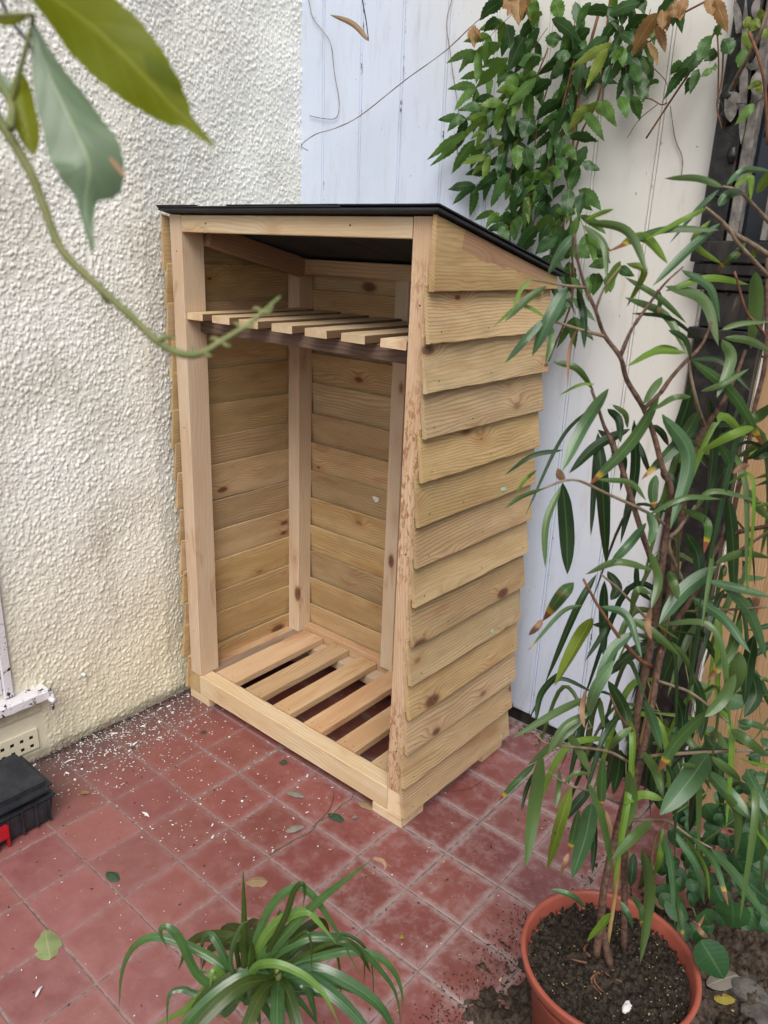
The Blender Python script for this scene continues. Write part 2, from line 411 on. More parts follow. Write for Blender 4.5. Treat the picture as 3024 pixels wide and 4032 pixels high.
def simple(name, ca, cb, scale=30, rough=.6, bump=.0, bs=200, spec=.3, metal=0):
    s = NT(name); o = s.obj()
    c = s.mix(s.mr(s.noise(o, scale, 5, .65), .35, .65), ca, cb)
    if bump: s.bump(s.noise(o, bs, 4, .65), bump, .0015)
    s.b.inputs['Metallic'].default_value = metal
    return s.fin(c, rough, spec)
M['grout'] = simple('grout', (.15, .115, .105), (.28, .23, .21), 60, .9, .6, 300)
M['soil'] = simple('bed_soil', (.028, .021, .016), (.085, .065, .05), 70, .95, .8, 260, .1)
M['compost'] = simple('compost', (.014, .011, .009), (.055, .043, .033), 120, .95, .9, 320, .1)
M['terracotta'] = simple('terracotta_plastic', (.34, .088, .058), (.28, .07, .046), 14, .42, .15, 300, .4)
M['flake'] = simple('paint_flake', (.72, .72, .70), (.60, .60, .60), 40, .6)
M['chip'] = simple('wood_chip', (.55, .42, .22), (.40, .28, .13), 60, .8)
M['black'] = simple('black_plastic', (.014, .016, .02), (.032, .036, .043), 16, .42, .35, 420, .45)
M['red'] = simple('red_plastic', (.42, .012, .02), (.34, .01, .015), 20, .4)
M['oldpaint'] = None
def mat_flaky():
    s = NT('flaking_white_paint'); o = s.obj()
    m = s.math('GREATER_THAN', s.noise(o, 42, 5, .7, .4), .585)
    c = s.mix(s.noise(o, 20), (.72, .70, .74), (.60, .58, .60)); c = s.mix(m, c, (.035, .02, .02))
    s.bump(s.math('SUBTRACT', s.noise(o, 120, 3), m), .7, .002); return s.fin(c, .5, .4)
M['flaky'] = mat_flaky()
def mat_ironpost():
    s = NT('black_weathered_paint'); o = s.obj()
    n = s.noise(s.map(o, (14, 14, 3)), 1.6, 6, .7)
    c = s.mix(s.mr(n, .45, .62), (.008, .008, .009), (.028, .024, .02)); c = s.mix(s.mr(n, .64, .75), c, (.11, .085, .06))
    gr = s.math('MULTIPLY', s.mr(s.noise(o, 9, 5, .7), .55, .75), .5); c = s.mix(gr, c, (.045, .055, .025))
    s.bump(s.noise(s.map(o, (60, 60, 10)), 1, 4), .6, .002); return s.fin(c, .38, .45)
M['iron'] = mat_ironpost()
M['grey'] = simple('silvery_dead_wood', (.24, .22, .20), (.10, .09, .08), 30, .8, .5, 150)
M['bark'] = simple('fig_bark', (.075, .040, .028), (.17, .10, .07), 130, .75, .8, 300)
M['twig'] = simple('pale_twig', (.25, .19, .13), (.15, .105, .07), 60, .75, .4, 300)
M['redtwig'] = simple('red_vine_stem', (.12, .05, .03), (.2, .1, .05), 60, .7)
M['tendril'] = simple('dry_tendril', (.16, .11, .10), (.26, .19, .14), 60, .8)
M['gstem'] = simple('green_vine_stem', (.13, .16, .05), (.22, .22, .09), 25, .5, .3, 120)
M['bamboo'] = simple('bamboo_cane', (.42, .28, .12), (.34, .21, .09), 30, .5)
M['stone'] = simple('grey_stone', (.055, .05, .045), (.12, .11, .10), 30, .85, .7, 90)
M['wire'] = simple('green_wire', (.01, .05, .04), (.015, .06, .045), 30, .4)
def mat_glass():
    s = NT('dark_window_glass'); s.b.inputs['Metallic'].default_value = 0
    s.bump(s.noise(s.obj(), 12, 3), .15, .003)
    return s.fin((.006, .010, .018), .07, .6)
M['glass'] = mat_glass()
M['smudge'] = simple('paint_smudge', (.74, .76, .72), (.50, .52, .48), 150, .8)
M['mint'] = simple('mint_paint_smudge', (.42, .60, .45), (.32, .46, .34), 150, .8)

def leafmat(name, ca, cb, mid, rough=.42, tip=None, tipat=.86, spots=0.0, vein=60, under=None, trans=.25, spotc=(.20, .09, .03), spec=.4):
    s = NT(name); uv = s.n('ShaderNodeTexCoord').outputs['UV']; r = s.rand(); o = s.obj()
    sp = s.n('ShaderNodeSeparateXYZ'); s.l(uv, sp.inputs[0])
    au = s.math('ABSOLUTE', s.math('SUBTRACT', s.math('MULTIPLY', sp.outputs[0], 2), 1))
    c = s.mix(r, ca, cb)
    c = s.mix(s.math('MULTIPLY', s.mr(s.noise(o, 26, 3), .4, .7), .4), c, tuple(x * .62 for x in ca))
    vv = s.math('SINE', s.math('ADD', s.math('MULTIPLY', sp.outputs[1], vein * 6.28), s.math('MULTIPLY', au, -9)))
    c = s.mix(s.math('MULTIPLY', s.mr(vv, .6, 1), .16), c, mid)
    if spots:
        k = s.mr(s.noise(o, 75, 4, .65), .60, .66); k = s.math('MULTIPLY', k, s.mr(s.noise(o, 11, 2), .5, .6))
        c = s.mix(s.math('MULTIPLY', k, spots), c, spotc)
    c = s.mix(s.math('MULTIPLY', s.mr(au, .03, .10, 1, 0), .75), c, mid)
    if tip:
        tv = s.math('ADD', sp.outputs[1], s.math('MULTIPLY', s.math('SUBTRACT', s.noise(o, 60, 3), .5), .12))
        tv = s.math('ADD', tv, s.math('MULTIPLY', s.math('SUBTRACT', s.math('FRACT', s.math('MULTIPLY', r, 9.3)), .5), .16))
        c = s.mix(s.mr(tv, tipat - .07, tipat - .01), c, (.35, .26, .03))
        c = s.mix(s.mr(tv, tipat, tipat + .02), c, tip)
    geo = s.n('ShaderNodeNewGeometry')
    if under: c = s.mix(geo.outputs['Backfacing'], c, under)
    s.bump(s.math('ADD', s.math('MULTIPLY', vv, .3), s.mr(au, 0, .12)), .35, .0006)
    m = s.fin(c, rough, spec)
    tr = s.n('ShaderNodeBsdfTranslucent'); mx = s.n('ShaderNodeMixShader'); mx.inputs[0].default_value = trans
    hv = s.n('ShaderNodeHueSaturation'); s.l(c, hv.inputs['Color']); hv.inputs['Value'].default_value = 1.5; hv.inputs['Hue'].default_value = .48
    s.l(hv.outputs[0], tr.inputs[0]); s.l(s.b.outputs[0], mx.inputs[1]); s.l(tr.outputs[0], mx.inputs[2]); s.l(mx.outputs[0], s.out.inputs[0])
    return m
L = {}
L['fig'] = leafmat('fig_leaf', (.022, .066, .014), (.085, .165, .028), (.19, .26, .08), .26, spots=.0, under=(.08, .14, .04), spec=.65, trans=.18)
L['figd'] = leafmat('fig_leaf_shaded', (.010, .034, .012), (.024, .060, .018), (.10, .15, .05), .38, trans=.16)  # darker albedo for inner leaves: shade between the leaves put into the colour
L['figb'] = leafmat('fig_leaf_sheen', (.045, .105, .042), (.085, .165, .065), (.13, .22, .11), .26, spec=.6, trans=.12)
L['figt'] = leafmat('fig_leaf_browned_tip', (.035, .090, .030), (.055, .12, .03), (.15, .2, .06), .32, tip=(.20, .07, .03), spots=.7)
L['figy'] = leafmat('fig_leaf_yellowing', (.16, .21, .02), (.10, .17, .025), (.26, .30, .06), .35, spots=.85, spotc=(.08, .035, .01))
L['figp'] = leafmat('fig_leaf_pale', (.11, .21, .02), (.15, .26, .035), (.20, .29, .08), .32)
L['dry'] = leafmat('dry_leaf', (.38, .23, .13), (.27, .15, .085), (.42, .28, .18), .7, trans=.15)
L['drac'] = leafmat('strap_leaf', (.038, .095, .032), (.065, .145, .038), (.11, .19, .065), .25, vein=0, spec=.6, trans=.15)
L['dracy'] = leafmat('strap_leaf_light', (.10, .20, .035), (.13, .24, .045), (.19, .29, .08), .28, vein=0, trans=.2)
L['dracd'] = leafmat('strap_leaf_shade', (.035, .065, .012), (.055, .085, .015), (.09, .12, .04), .3, vein=0)  # darker copy of the strap leaf, with shade put into its colour
L['wis'] = leafmat('creeper_leaf', (.018, .062, .014), (.055, .130, .024), (.09, .16, .05), .42, vein=9, trans=.22)
L['wism'] = leafmat('creeper_leaf_mid', (.065, .155, .022), (.11, .22, .035), (.14, .24, .06), .42, vein=9, trans=.28)
L['wisl'] = leafmat('creeper_leaf_fresh', (.12, .22, .03), (.16, .26, .04), (.20, .28, .07), .42, vein=9, trans=.3)
L['wisy'] = leafmat('creeper_leaf_lime', (.21, .27, .04), (.15, .23, .035), (.28, .33, .08), .45, vein=9, trans=.3)
L['wisb'] = leafmat('creeper_leaf_bronze', (.34, .205, .07), (.25, .13, .045), (.40, .28, .12), .5, vein=9, trans=.3)
L['foreA'] = leafmat('near_leaf_lime', (.20, .25, .010), (.17, .225, .010), (.28, .32, .03), .45, vein=7, trans=.62)
L['foreB'] = leafmat('near_leaf_grey', (.11, .17, .09), (.12, .18, .10), (.19, .26, .13), .40, vein=7, trans=.15, spec=.5)
L['rose'] = leafmat('undergrowth_leaf', (.022, .075, .024), (.04, .115, .034), (.07, .15, .06), .5, vein=8)
L['drop'] = leafmat('fallen_leaf_green', (.30, .36, .16), (.24, .32, .13), (.40, .43, .22), .55, vein=7)
L['dropd'] = leafmat('fallen_leaf_dark', (.035, .085, .045), (.05, .10, .05), (.08, .12, .07), .6, vein=7)
L['dropb'] = leafmat('fallen_leaf_brown', (.30, .20, .11), (.22, .14, .08), (.36, .26, .16), .7, vein=7, trans=.1)
L['dropy'] = leafmat('fallen_leaf_yellow', (.38, .30, .04), (.34, .27, .05), (.42, .36, .12), .6, vein=7)
L['dropgrey'] = leafmat('fallen_leaf_grey', (.24, .215, .18), (.17, .15, .125), (.30, .27, .22), .7, vein=7, trans=.1)
for k, v in L.items(): M[k] = v

# ------------------------------------------------------------------ the setting
T = .152
g = MB(); g.add([(-60, -60, -.035), (60, -60, -.035), (60, 60, -.035), (-60, 60, -.035)], [(0, 1, 2, 3)])
tag(g.build('ground', M['soil']), kind='structure')
patio = empty('patio', (0, 0, 0), kind='structure')
bed = MB(); bed.box((-.34, -1.9, -.03), (1.50, 1.10, -.0022)); bed.build('mortar_bed', M['grout'], patio)
def tile_mesh(sx, sy, h=.012, c=.0022):
    V, F = [], []
    k = 5
    def ring(hx, hy, z, wob):
        a = []
        for (x0, y0, x1, y1) in ((-hx, -hy, hx, -hy), (hx, -hy, hx, hy), (hx, hy, -hx, hy), (-hx, hy, -hx, -hy)):
            for i in range(k):
                t = i / k; a.append((x0 + (x1 - x0) * t + random.uniform(-wob, wob), y0 + (y1 - y0) * t + random.uniform(-wob, wob), z))
        return a
    n = 4 * k
    V += ring(sx / 2, sy / 2, -h, 0); V += ring(sx / 2, sy / 2, -c, .0005); V += ring(sx / 2 - c, sy / 2 - c, 0, .0005)
    for q in range(2):
        for i in range(n): F.append((q * n + i, q * n + (i + 1) % n, (q + 1) * n + (i + 1) % n, (q + 1) * n + i))
    F.append(tuple(range(2 * n, 3 * n)))
    return V, F
tmeshes = []
for q in range(8):
    V, F = tile_mesh(T - .0028, T - .0028); me = bpy.data.meshes.new('tile'); me.from_pydata(V, [], F); me.materials.append(M['tile']); tmeshes.append(me)
for i in range(-2, 9):
    for j in range(-12, 7):
        # visible lines of slightly wider joints where the floor was patched
        dx = .0018 if i >= 5 else 0; dy = .0022 if (j >= 3 and i >= 4) else 0
        if i <= 0 and j >= 1: dx += -.004 * (j - 0) * .6
        x = (i + .5) * T + dx + random.uniform(-.0009, .0009); y = (j + .5) * T + dy + random.uniform(-.0009, .0009)
        if j == 6:
            V, F = tile_mesh(T - .0028, .14, .012); me = bpy.data.meshes.new('tile'); me.from_pydata(V, [], F); me.materials.append(M['tile']); y = 6 * T + .072
        else: me = tmeshes[random.randrange(8)]
        if x - T / 2 < -.318: continue
        if i == 8 and j > 3: pass
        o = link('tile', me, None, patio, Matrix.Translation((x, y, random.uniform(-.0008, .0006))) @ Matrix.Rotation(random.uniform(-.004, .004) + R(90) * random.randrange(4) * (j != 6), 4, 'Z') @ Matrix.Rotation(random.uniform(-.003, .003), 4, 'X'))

# bed of soil at the right, spilling over the edge of the tiles
def soil_field():
    st = .005; xs = np.arange(.82, 2.3, st); ys = np.arange(-.75, 1.3, st); nx, ny = len(xs), len(ys)
    n1 = fftnoise(nx, ny, st, .16, .6, 3); n2 = fftnoise(nx, ny, st, .035, .5, 4); n3 = fftnoise(nx, ny, st, .013, .45, 5)
    X, Y = np.meshgrid(xs, ys, indexing='ij')
    # edge curve: x of the rim of the soil for each y
    ex = np.interp(Y, [-.8, -.2, .1, .2, .3, .4, .5, .65, .8, 1.3], [1.10, 1.10, 1.085, 1.055, 1.04, 1.05, 1.10, 1.19, 1.27, 1.28])
    d = X - ex + n1 * .022 + n2 * .012
    h = np.clip(d * .28, -.006, .03) + np.clip(d * 6, 0, 1) * (n1 * .006 + n2 * .005 + n3 * .0035) + np.clip(d * 20, 0, 1) * .0018
    h = np.where(d < 0, -.006, h)
    V = np.stack([X, Y, h], -1).reshape(-1, 3)
    I = np.arange(nx * ny).reshape(nx, ny)
    F = np.stack([I[:-1, :-1], I[1:, :-1], I[1:, 1:], I[:-1, 1:]], -1).reshape(-1, 4)
    keep = (d[:-1, :-1].ravel() > -.01); F = F[keep]
    me = bpy.data.meshes.new('soil'); me.vertices.add(len(V)); me.vertices.foreach_set('co', V.ravel())
    me.loops.add(len(F) * 4); me.loops.foreach_set('vertex_index', F.ravel().astype(np.int32)); me.polygons.add(len(F))
    me.polygons.foreach_set('loop_start', np.arange(0, len(F) * 4, 4, dtype=np.int32)); me.update(calc_edges=True); me.validate()
    tag(link('planting_bed_soil', me, M['soil'], smooth=True), kind='structure')
soil_field()

# ------------------------------------------------------------------ roughcast wall
def wall_x(y):  # the wall turns away a little behind the store
    return -.309 - max(0, y - .40) * .155
plw = empty('rendered_wall', (-.309, .4, 0), 'cream painted roughcast wall on the left with lumpy pebbledash texture', 'wall')
def roughcast():
    st = .0022; ys = np.concatenate([np.arange(-2.2, -.74, .08), np.arange(-.74, 1.14, st)]); zs = np.concatenate([np.arange(-.03, 2.15, st), np.arange(2.2, 2.9, .08)])
    ny, nz = len(ys), len(zs)
    n2 = fftnoise(ny, nz, st, .03, .5, 12); n3 = fftnoise(ny, nz, st, .0075, .3, 13); n4 = fftnoise(ny, nz, st, .4, .5, 14)
    h = np.zeros((ny, nz)); g = np.random.default_rng(5)
    iy0 = int(np.searchsorted(ys, -.74)); iz1 = int(np.searchsorted(zs, 2.15))
    NB = 65000
    cy = g.uniform(iy0, ny, NB); cz = g.uniform(0, iz1, NB); rr = g.uniform(.8, 1.0, NB) * np.where(g.random(NB) < .22, 2.9, 1.85); hh = rr * g.uniform(.0006, .0013, NB)
    asp = g.uniform(.7, 1.0, NB)
    for a_, b_, r_, k_, q_ in zip(cy, cz, rr, hh, asp):
        i0 = max(0, int(a_ - r_)); i1 = min(ny, int(a_ + r_) + 2); j0 = max(0, int(b_ - r_)); j1 = min(nz, int(b_ + r_) + 2)
        if i1 <= i0 or j1 <= j0: continue
        d2 = ((np.arange(i0, i1)[:, None] - a_) / q_) ** 2 + (np.arange(j0, j1)[None, :] - b_) ** 2
        b2 = k_ * np.sqrt(np.clip(1 - d2 / (r_ * r_), 0, 1)); sub = h[i0:i1, j0:j1]; np.maximum(sub, b2 + sub * .35, out=sub)
    h = h * .95 + np.clip(n2, -1, 2) * .0003 + n3 * .0001 + n4 * .0015 - .0015
    Y, Z = np.meshgrid(ys, zs, indexing='ij')
    coarse = (Y < -.74) | (Z > 2.15)
    # smooth trowelled margins round the window and the vent
    def soft(y0, y1, z0, z1, w=.018):
        dy = np.maximum(np.maximum(y0 - Y, Y - y1), 0); dz = np.maximum(np.maximum(z0 - Z, Z - z1), 0)
        return np.clip(1 - np.sqrt(dy ** 2 + dz ** 2) / w, 0, 1)
    sm = np.maximum(soft(-.4, -.09, .20, .9), soft(-.4, -.015, .01, .165))
    h = h * (1 - .9 * sm) - sm * .002; h *= np.clip((Y + .74) / .04, 0, 1) * np.clip((2.15 - Z) / .04, 0, 1); h[coarse] = 0
    h = np.where((Y < -.116) & (Y > -.9) & (Z > .235) & (Z < .945), -.008, h)
    h += np.where(Z < .02, -.006 * np.clip((.02 - Z) / .03, 0, 1), 0) + np.where(Y > 1.0, 0, 0)
    wx = np.vectorize(wall_x)(ys)[:, None]
    V = np.stack([wx + h, Y + n4 * 0, Z], -1).reshape(-1, 3)
    I = np.arange(ny * nz).reshape(ny, nz)
    F = np.stack([I[:-1, :-1], I[1:, :-1], I[1:, 1:], I[:-1, 1:]], -1).reshape(-1, 4)
    me = bpy.data.meshes.new('render_face'); me.vertices.add(len(V)); me.vertices.foreach_set('co', V.ravel())
    me.loops.add(len(F) * 4); me.loops.foreach_set('vertex_index', F.ravel().astype(np.int32)); me.polygons.add(len(F))
    me.polygons.foreach_set('loop_start', np.arange(0, len(F) * 4, 4, dtype=np.int32)); me.update(calc_edges=True)
    link('render_face', me, M['plaster'], plw, smooth=True)
    c = MB()
    c.add([(-.53, -2.2, -.03), (-.322, -2.2, -.03), (-.322, .4, -.03), (-.435, 1.13, -.03), (-.62, 1.13, -.03),
           (-.53, -2.2, 2.9), (-.322, -2.2, 2.9), (-.322, .4, 2.9), (-.435, 1.13, 2.9), (-.62, 1.13, 2.9)],
          [(0, 1, 6, 5), (1, 2, 7, 6), (2, 3, 8, 7), (3, 4, 9, 8), (4, 0, 5, 9), (5, 6, 7, 8, 9)])
    c.build('wall_core', M['plaster'], plw)
roughcast()
# air brick: plate with two rows of square holes
def air_brick():
    y0, y1, z0, z1 = -.30, -.035, .036, .098
    m = MB(); x = -.3055
    hy = [-.054 - .0265 * k for k in range(9)]; rows = (.049, .076); hs_ = .0055
    ysn = sorted({y0, y1} | {round(v + s * hs_, 5) for v in hy for s in (-1, 1)}); zsn = sorted({z0, z1} | {round(v + s * hs_, 5) for v in rows for s in (-1, 1)})
    for a in range(len(ysn) - 1):
        for b in range(len(zsn) - 1):
            yc = (ysn[a] + ysn[a + 1]) / 2; zc = (zsn[b] + zsn[b + 1]) / 2
            if any(abs(yc - v) < hs_ for v in hy) and any(abs(zc - v) < hs_ for v in rows):
                p = [(x, ysn[a], zsn[b]), (x, ysn[a + 1], zsn[b]), (x, ysn[a + 1], zsn[b + 1]), (x, ysn[a], zsn[b + 1])]
                q = [(x - .02, *v[1:]) for v in p]
                m.add(p + q, [(0, 1, 5, 4), (1, 2, 6, 5), (2, 3, 7, 6), (3, 0, 4, 7)])
            else: m.add([(x, ysn[a], zsn[b]), (x, ysn[a + 1], zsn[b]), (x, ysn[a + 1], zsn[b + 1]), (x, ysn[a], zsn[b + 1])], [(0, 1, 2, 3)])
    m.add([(x, y0, z1), (x, y1, z1), (x - .012, y1, z1), (x - .012, y0, z1), (x, y1, z0), (x - .012, y1, z0)], [(0, 1, 2, 3), (1, 4, 5, 2)])
    br = m.build('air_brick', M['plaster'], plw)
    d = MB()
    for v in hy:
        for zr in rows: d.add([(x + .0004 - .002, v - hs_ + .0006, zr - hs_ + .0006), (x - .0016, v + hs_ - .0006, zr - hs_ + .0006), (x - .0016, v + hs_ - .0006, zr + hs_ - .0006), (x - .0016, v - hs_ + .0006, zr + hs_ - .0006)], [(0, 1, 2, 3)])
    d.build('vent_hole_dark', simple('vent_dark', (.004, .004, .004), (.006, .005, .005)), br)  # black sheets just inside the holes, painted stand-in for the dark within
air_brick()

# ------------------------------------------------------------------ window corner at the left
win = empty('window', (-.3, -.2, .2), 'corner of a small window with peeling white sill and stay, low on the cream wall', 'window')
beam('frame', M['flaky'], win, (-.318, -.112, .232), (-.296, -.088, .95), seg=14, jit=.0008)
beam('frame', M['flaky'], win, (-.318, -.165, .246), (-.303, -.113, .95), seg=8)
beam('sill', M['flaky'], win, (-.318, -.60, .192), (-.268, -.006, .226), seg=30, jit=.0012, ch=.006)
beam('sill_drip', M['plaster'], win, (-.318, -.60, .150), (-.300, -.022, .188), seg=6)
g = MB(); g.add([(-.309, -.9, .248), (-.309, -.166, .248), (-.309, -.166, .95), (-.309, -.9, .95)], [(0, 1, 2, 3)]); g.build('pane', M['glass'], win)
m = MB(); V, F = tube_geo([(-.262, -.003, .232), (-.258, -.002, .20), (-.262, -.004, .165)], (.0042, .0048, .004), 8, 8); m.add(V, F)
V, F = tube_geo([(-.268, -.004, .195), (-.250, -.003, .196)], (.009, .007), 10, 3); m.add(V, F)
m.build('stay', M['flaky'], win, True)
m = MB(); V, F = tube_geo([(-.309, .115, .205), (-.298, .116, .205)], (.0065, .004), 8, 4); m.add(V, F)
tag(m.build('screw_hook', M['flake'], None, True), 'small white painted screw head standing out of the cream roughcast wall', 'screw')

# ------------------------------------------------------------------ boarded wall behind
bw = empty('boarded_wall', (.3, 1.085, 0), 'wall of tall white painted tongue and groove boards behind the log store', 'wall')
def board_mesh(Wd, H, T_=.02):
    # section across: flat, groove and bead at one side
    prof = [(0, -.006), (.0016, 0), (.0055, 0.0005), (.0078, -.0065), (.0100, .0002), (Wd * .5, .0004), (Wd - .0018, 0), (Wd - .0004, -.006)]
    V, F = [], []; seg = 24
    for i in range(seg + 1):
        for (u, v) in prof: V.append((H * i / seg, u, v + T_ + .0006 * math.sin(i * .7 + Wd)))
    k = len(prof)
    for i in range(seg):
        for j in range(k - 1): F.append((i * k + j, (i + 1) * k + j, (i + 1) * k + j + 1, i * k + j + 1))
    n = len(V)
    V += [(0, 0, 0), (0, Wd, 0), (H, Wd, 0), (H, 0, 0)]
    F.append((n, n + 1, n + 2, n + 3))
    F.append((n, 0, 1, 2, 3, 4, 5, 6, 7, n + 1)[:])
    me = bpy.data.meshes.new('board'); me.from_pydata(V, [], F)
    bm = bmesh.new(); bm.from_mesh(me); bmesh.ops.recalc_face_normals(bm, faces=bm.faces); bm.to_mesh(me); bm.free()
    return me
bm_ = board_mesh(.158, 2.75)
for i in range(-1, 9):
    x0 = -.313 + .158 * i
    # local X up, local Y -> -x?  keep right handed: X=z, Y=x, Z=-y ... (z cross x = y) so use Y=-x
    zb = .035 + random.uniform(-.006, .006)
    mtx = basis((x0 + .158, 1.100, zb), (0, 0, 1), (-1, 0, 0), (0, -1, 0))
    link('board', bm_, M['board'], bw, mtx)
m = MB(); m.box((-.47, 1.102, -.03), (1.27, 1.14, 2.78)); m.build('backing', M['iron'], bw)
m = MB(); m.box((-.40, 1.083, -.02), (1.10, 1.10, .034)); m.build('tarred_plinth', M['iron'], bw)

# ------------------------------------------------------------------ black pilaster and dark window at the right
pil = empty('pilaster', (1.02, 1.06, 0), 'black weathered pilaster with stepped moulding at the end of the white boards', 'pilaster')
def stack(name, x0, x1, y0, y1, z0, z1, mat=M['iron'], p=pil, ch=.003): return beam(name, mat, p, (x0, y0, z0), (x1, y1, z1), jit=.0008, ch=ch, seg=8)
stack('shaft', .955, 1.10, 1.045, 1.083, .0, 1.235)
stack('shaft_panel', .975, 1.06, 1.035, 1.044, .08, 1.20)
stack('collar', .945, 1.115, 1.030, 1.082, 1.236, 1.262)
stack('neck', .965, 1.095, 1.040, 1.082, 1.263, 1.345)
for k, (e, z0, z1) in enumerate(((.006, 1.346, 1.366), (.012, 1.367, 1.379), (.018, 1.380, 1.405), (.026, 1.406, 1.452))):
    stack('capital_step', .955 - e, 1.10 + e, 1.035 - e * .7, 1.082, z0, z1)
stack('upper_shaft', .930, .985, 1.04, 1.082, 1.453, 2.75)
stack('weathered_strip', .990, 1.012, 1.045, 1.082, 1.453, 2.75, M['grey'])
dw = empty('dark_window', (1.15, 1.07, 1.46), 'dark window glass above the black moulded ledge at the far right', 'window')
g = MB(); g.add([(1.013, 1.075, 1.453), (1.9, 1.075, 1.453), (1.9, 1.075, 2.75), (1.013, 1.075, 2.75)], [(3, 2, 1, 0)]); g.build('pane', M['glass'], dw)
beam('mullion', M['grey'], dw, (1.060, 1.052, 1.456), (1.072, 1.072, 2.75)); beam('mullion', M['iron'], dw, (1.115, 1.050, 1.456), (1.16, 1.072, 2.75))
for k in range(6):   # nails for the training wires
    p = on(*ZP(*[(215, 130), (205, 505), (300, 845), (90, 1170), (215, 600), (560, 1300)][k]), 1, 1.03)
    o = tube('nail', [p + Vector((.012, .035, 0)), p, p + Vector((0, -.002, .003))], (.0022, .0022), M['iron'], pil)
# fence
fn = empty('timber_fence', (1.4, 1.2, 0), 'orange brown close boarded timber fence at the far right behind the fig', 'fence')
for i in range(9):
    x0 = 1.102 + .098 * i
    mtx = basis((x0 + .104, 1.09 + .004 * (i % 2), -.02), (0, 0, 1), (-1, 0, 0), (0, -1, 0))
    link('fence_board', plank_mesh(1.37 + random.uniform(-.004, .004), .108, .012, .007, seg=14, jit=.0006, edge=.0006), M['fence'], fn, mtx)
beam('fence_rail', M['fence'], fn, (1.10, 1.100, .25), (2.0, 1.135, .31)); beam('fence_rail', M['fence'], fn, (1.10, 1.100, 1.1), (2.0, 1.135, 1.16))

# ------------------------------------------------------------------ the log store
ls = empty('log_store', (.18, .69, 0), 'new wooden log store with lapped board sides, slatted shelf and sloping dark roof', 'log store')
YF, XL, XR, YB = .448, -.255, .622, .935
def rz(y): return 1.481 - (y - .42) * .229
def sloped_post(name, mat, x0, x1, y0, y1, zb):
    """post whose head is cut to the roof slope, leaning as built"""
    V = []
    n = 10
    for i in range(n + 1):
        for (x, y) in ((x0, y0), (x1, y0), (x1, y1), (x0, y1)):
            z = zb + (rz(y) - .004 - zb) * i / n
            V.append((z - zb, x - x0 + random.uniform(-.0004, .0004), y - y0 + random.uniform(-.0004, .0004)))
    F = []
    for i in range(n):
        for k in range(4): F.append((i * 4 + k, i * 4 + (k + 1) % 4, i * 4 + 4 + (k + 1) % 4, i * 4 + 4 + k))
    F += [(0, 1, 2, 3), (n * 4 + 3, n * 4 + 2, n * 4 + 1, n * 4)]
    me = bpy.data.meshes.new(name); me.from_pydata(V, [], F)
    bm = bmesh.new(); bm.from_mesh(me); bmesh.ops.recalc_face_normals(bm, faces=bm.faces)
    bmesh.ops.bevel(bm, geom=[e for e in bm.edges if abs(e.verts[0].co.x - e.verts[1].co.x) > .02], offset=.002, segments=1, affect='EDGES')
    bm.to_mesh(me); bm.free()
    return link(name, me, mat, ls, basis((x0, y0, zb), (0, 0, 1), (1, 0, 0), (0, 1, 0)))
sloped_post('post', M['post'], XL, XL + .050, YF, YF + .072, .1)
sloped_post('post', M['rough'], XR - .050, XR, YF, YF + .072, .1)
sloped_post('post', M['post'], XL, XL + .050, .872, .932, .1)
sloped_post('post', M['post'], XR - .050, XR, .872, .932, .1)
beam('stud', M['post'], ls, (.163, .893, .1), (.213, .932, 1.333), seg=10)
beam('top_rail', M['rail'], ls, (XL + .051, YF + .001, 1.428), (XR - .051, YF + .045, 1.470), seg=20)
beam('back_rail', M['slat'], ls, (XL + .051, .876, 1.325), (XR - .051, .920, 1.368), seg=16)
# bottom frame
beam('front_rail', M['rail'], ls, (XL + .045, YF, .031), (XR - .047, YF + .048, .098), seg=20)
beam('side_rail', M['clad'], ls, (XL - .012, YF + .001, .031), (XL + .044, .933, .0985), seg=12)
beam('side_rail', M['rail'], ls, (XR - .046, YF + .001, .031), (XR + .003, .933, .0985), seg=12)
beam('rear_rail', M['slat'], ls, (XL + .045, .903, .028), (XR - .047, .934, .116), seg=16)
beam('floor_bearer', M['post'], ls, (XL + .045, .848, .044), (XR - .047, .900, .077), seg=10)
beam('floor_bearer', M['post'], ls, (XL + .045, .497, .044), (XR - .047, .520, .077), seg=10)
for (x0, x1, y0, y1) in ((XL - .010, XL + .085, YF + .002, YF + .090), (XR - .094, XR + .004, YF - .001, YF + .092), (XL - .01, XL + .085, .83, .92), (XR - .094, XR + .004, .82, .925)):
    beam('foot_block', M['rail'], ls, (x0, y0, 0.0005), (x1, y1, .030), seg=4)
# floor slats run front to back, laid a touch askew
for (xa, wd, m_) in ((-.2640, .0330, 'side'), (-.2285, .0370, 'bearer'), (-.189, .094, 'slat'), (-.047, .074, 'slat'), (.083, .072, 'slat'), (.214, .072, 'slat'), (.345, .071, 'slat'), (.476, .072, 'slat')):
    me = plank_mesh(.400 if m_ != 'side' else .350, wd, .022, seg=12, jit=.0005, ch=.0015)
    sk = -.010 if m_ == 'slat' else 0
    link('floor_slat', me, M['slat'] if m_ != 'bearer' else M['greyslat'], ls, basis((xa + wd, .499 if m_ != 'side' else .522, .0785 if m_ != 'side' else .0792), (sk / .4, 1, 0), (-1, sk / .4, 0), (0, 0, 1)))
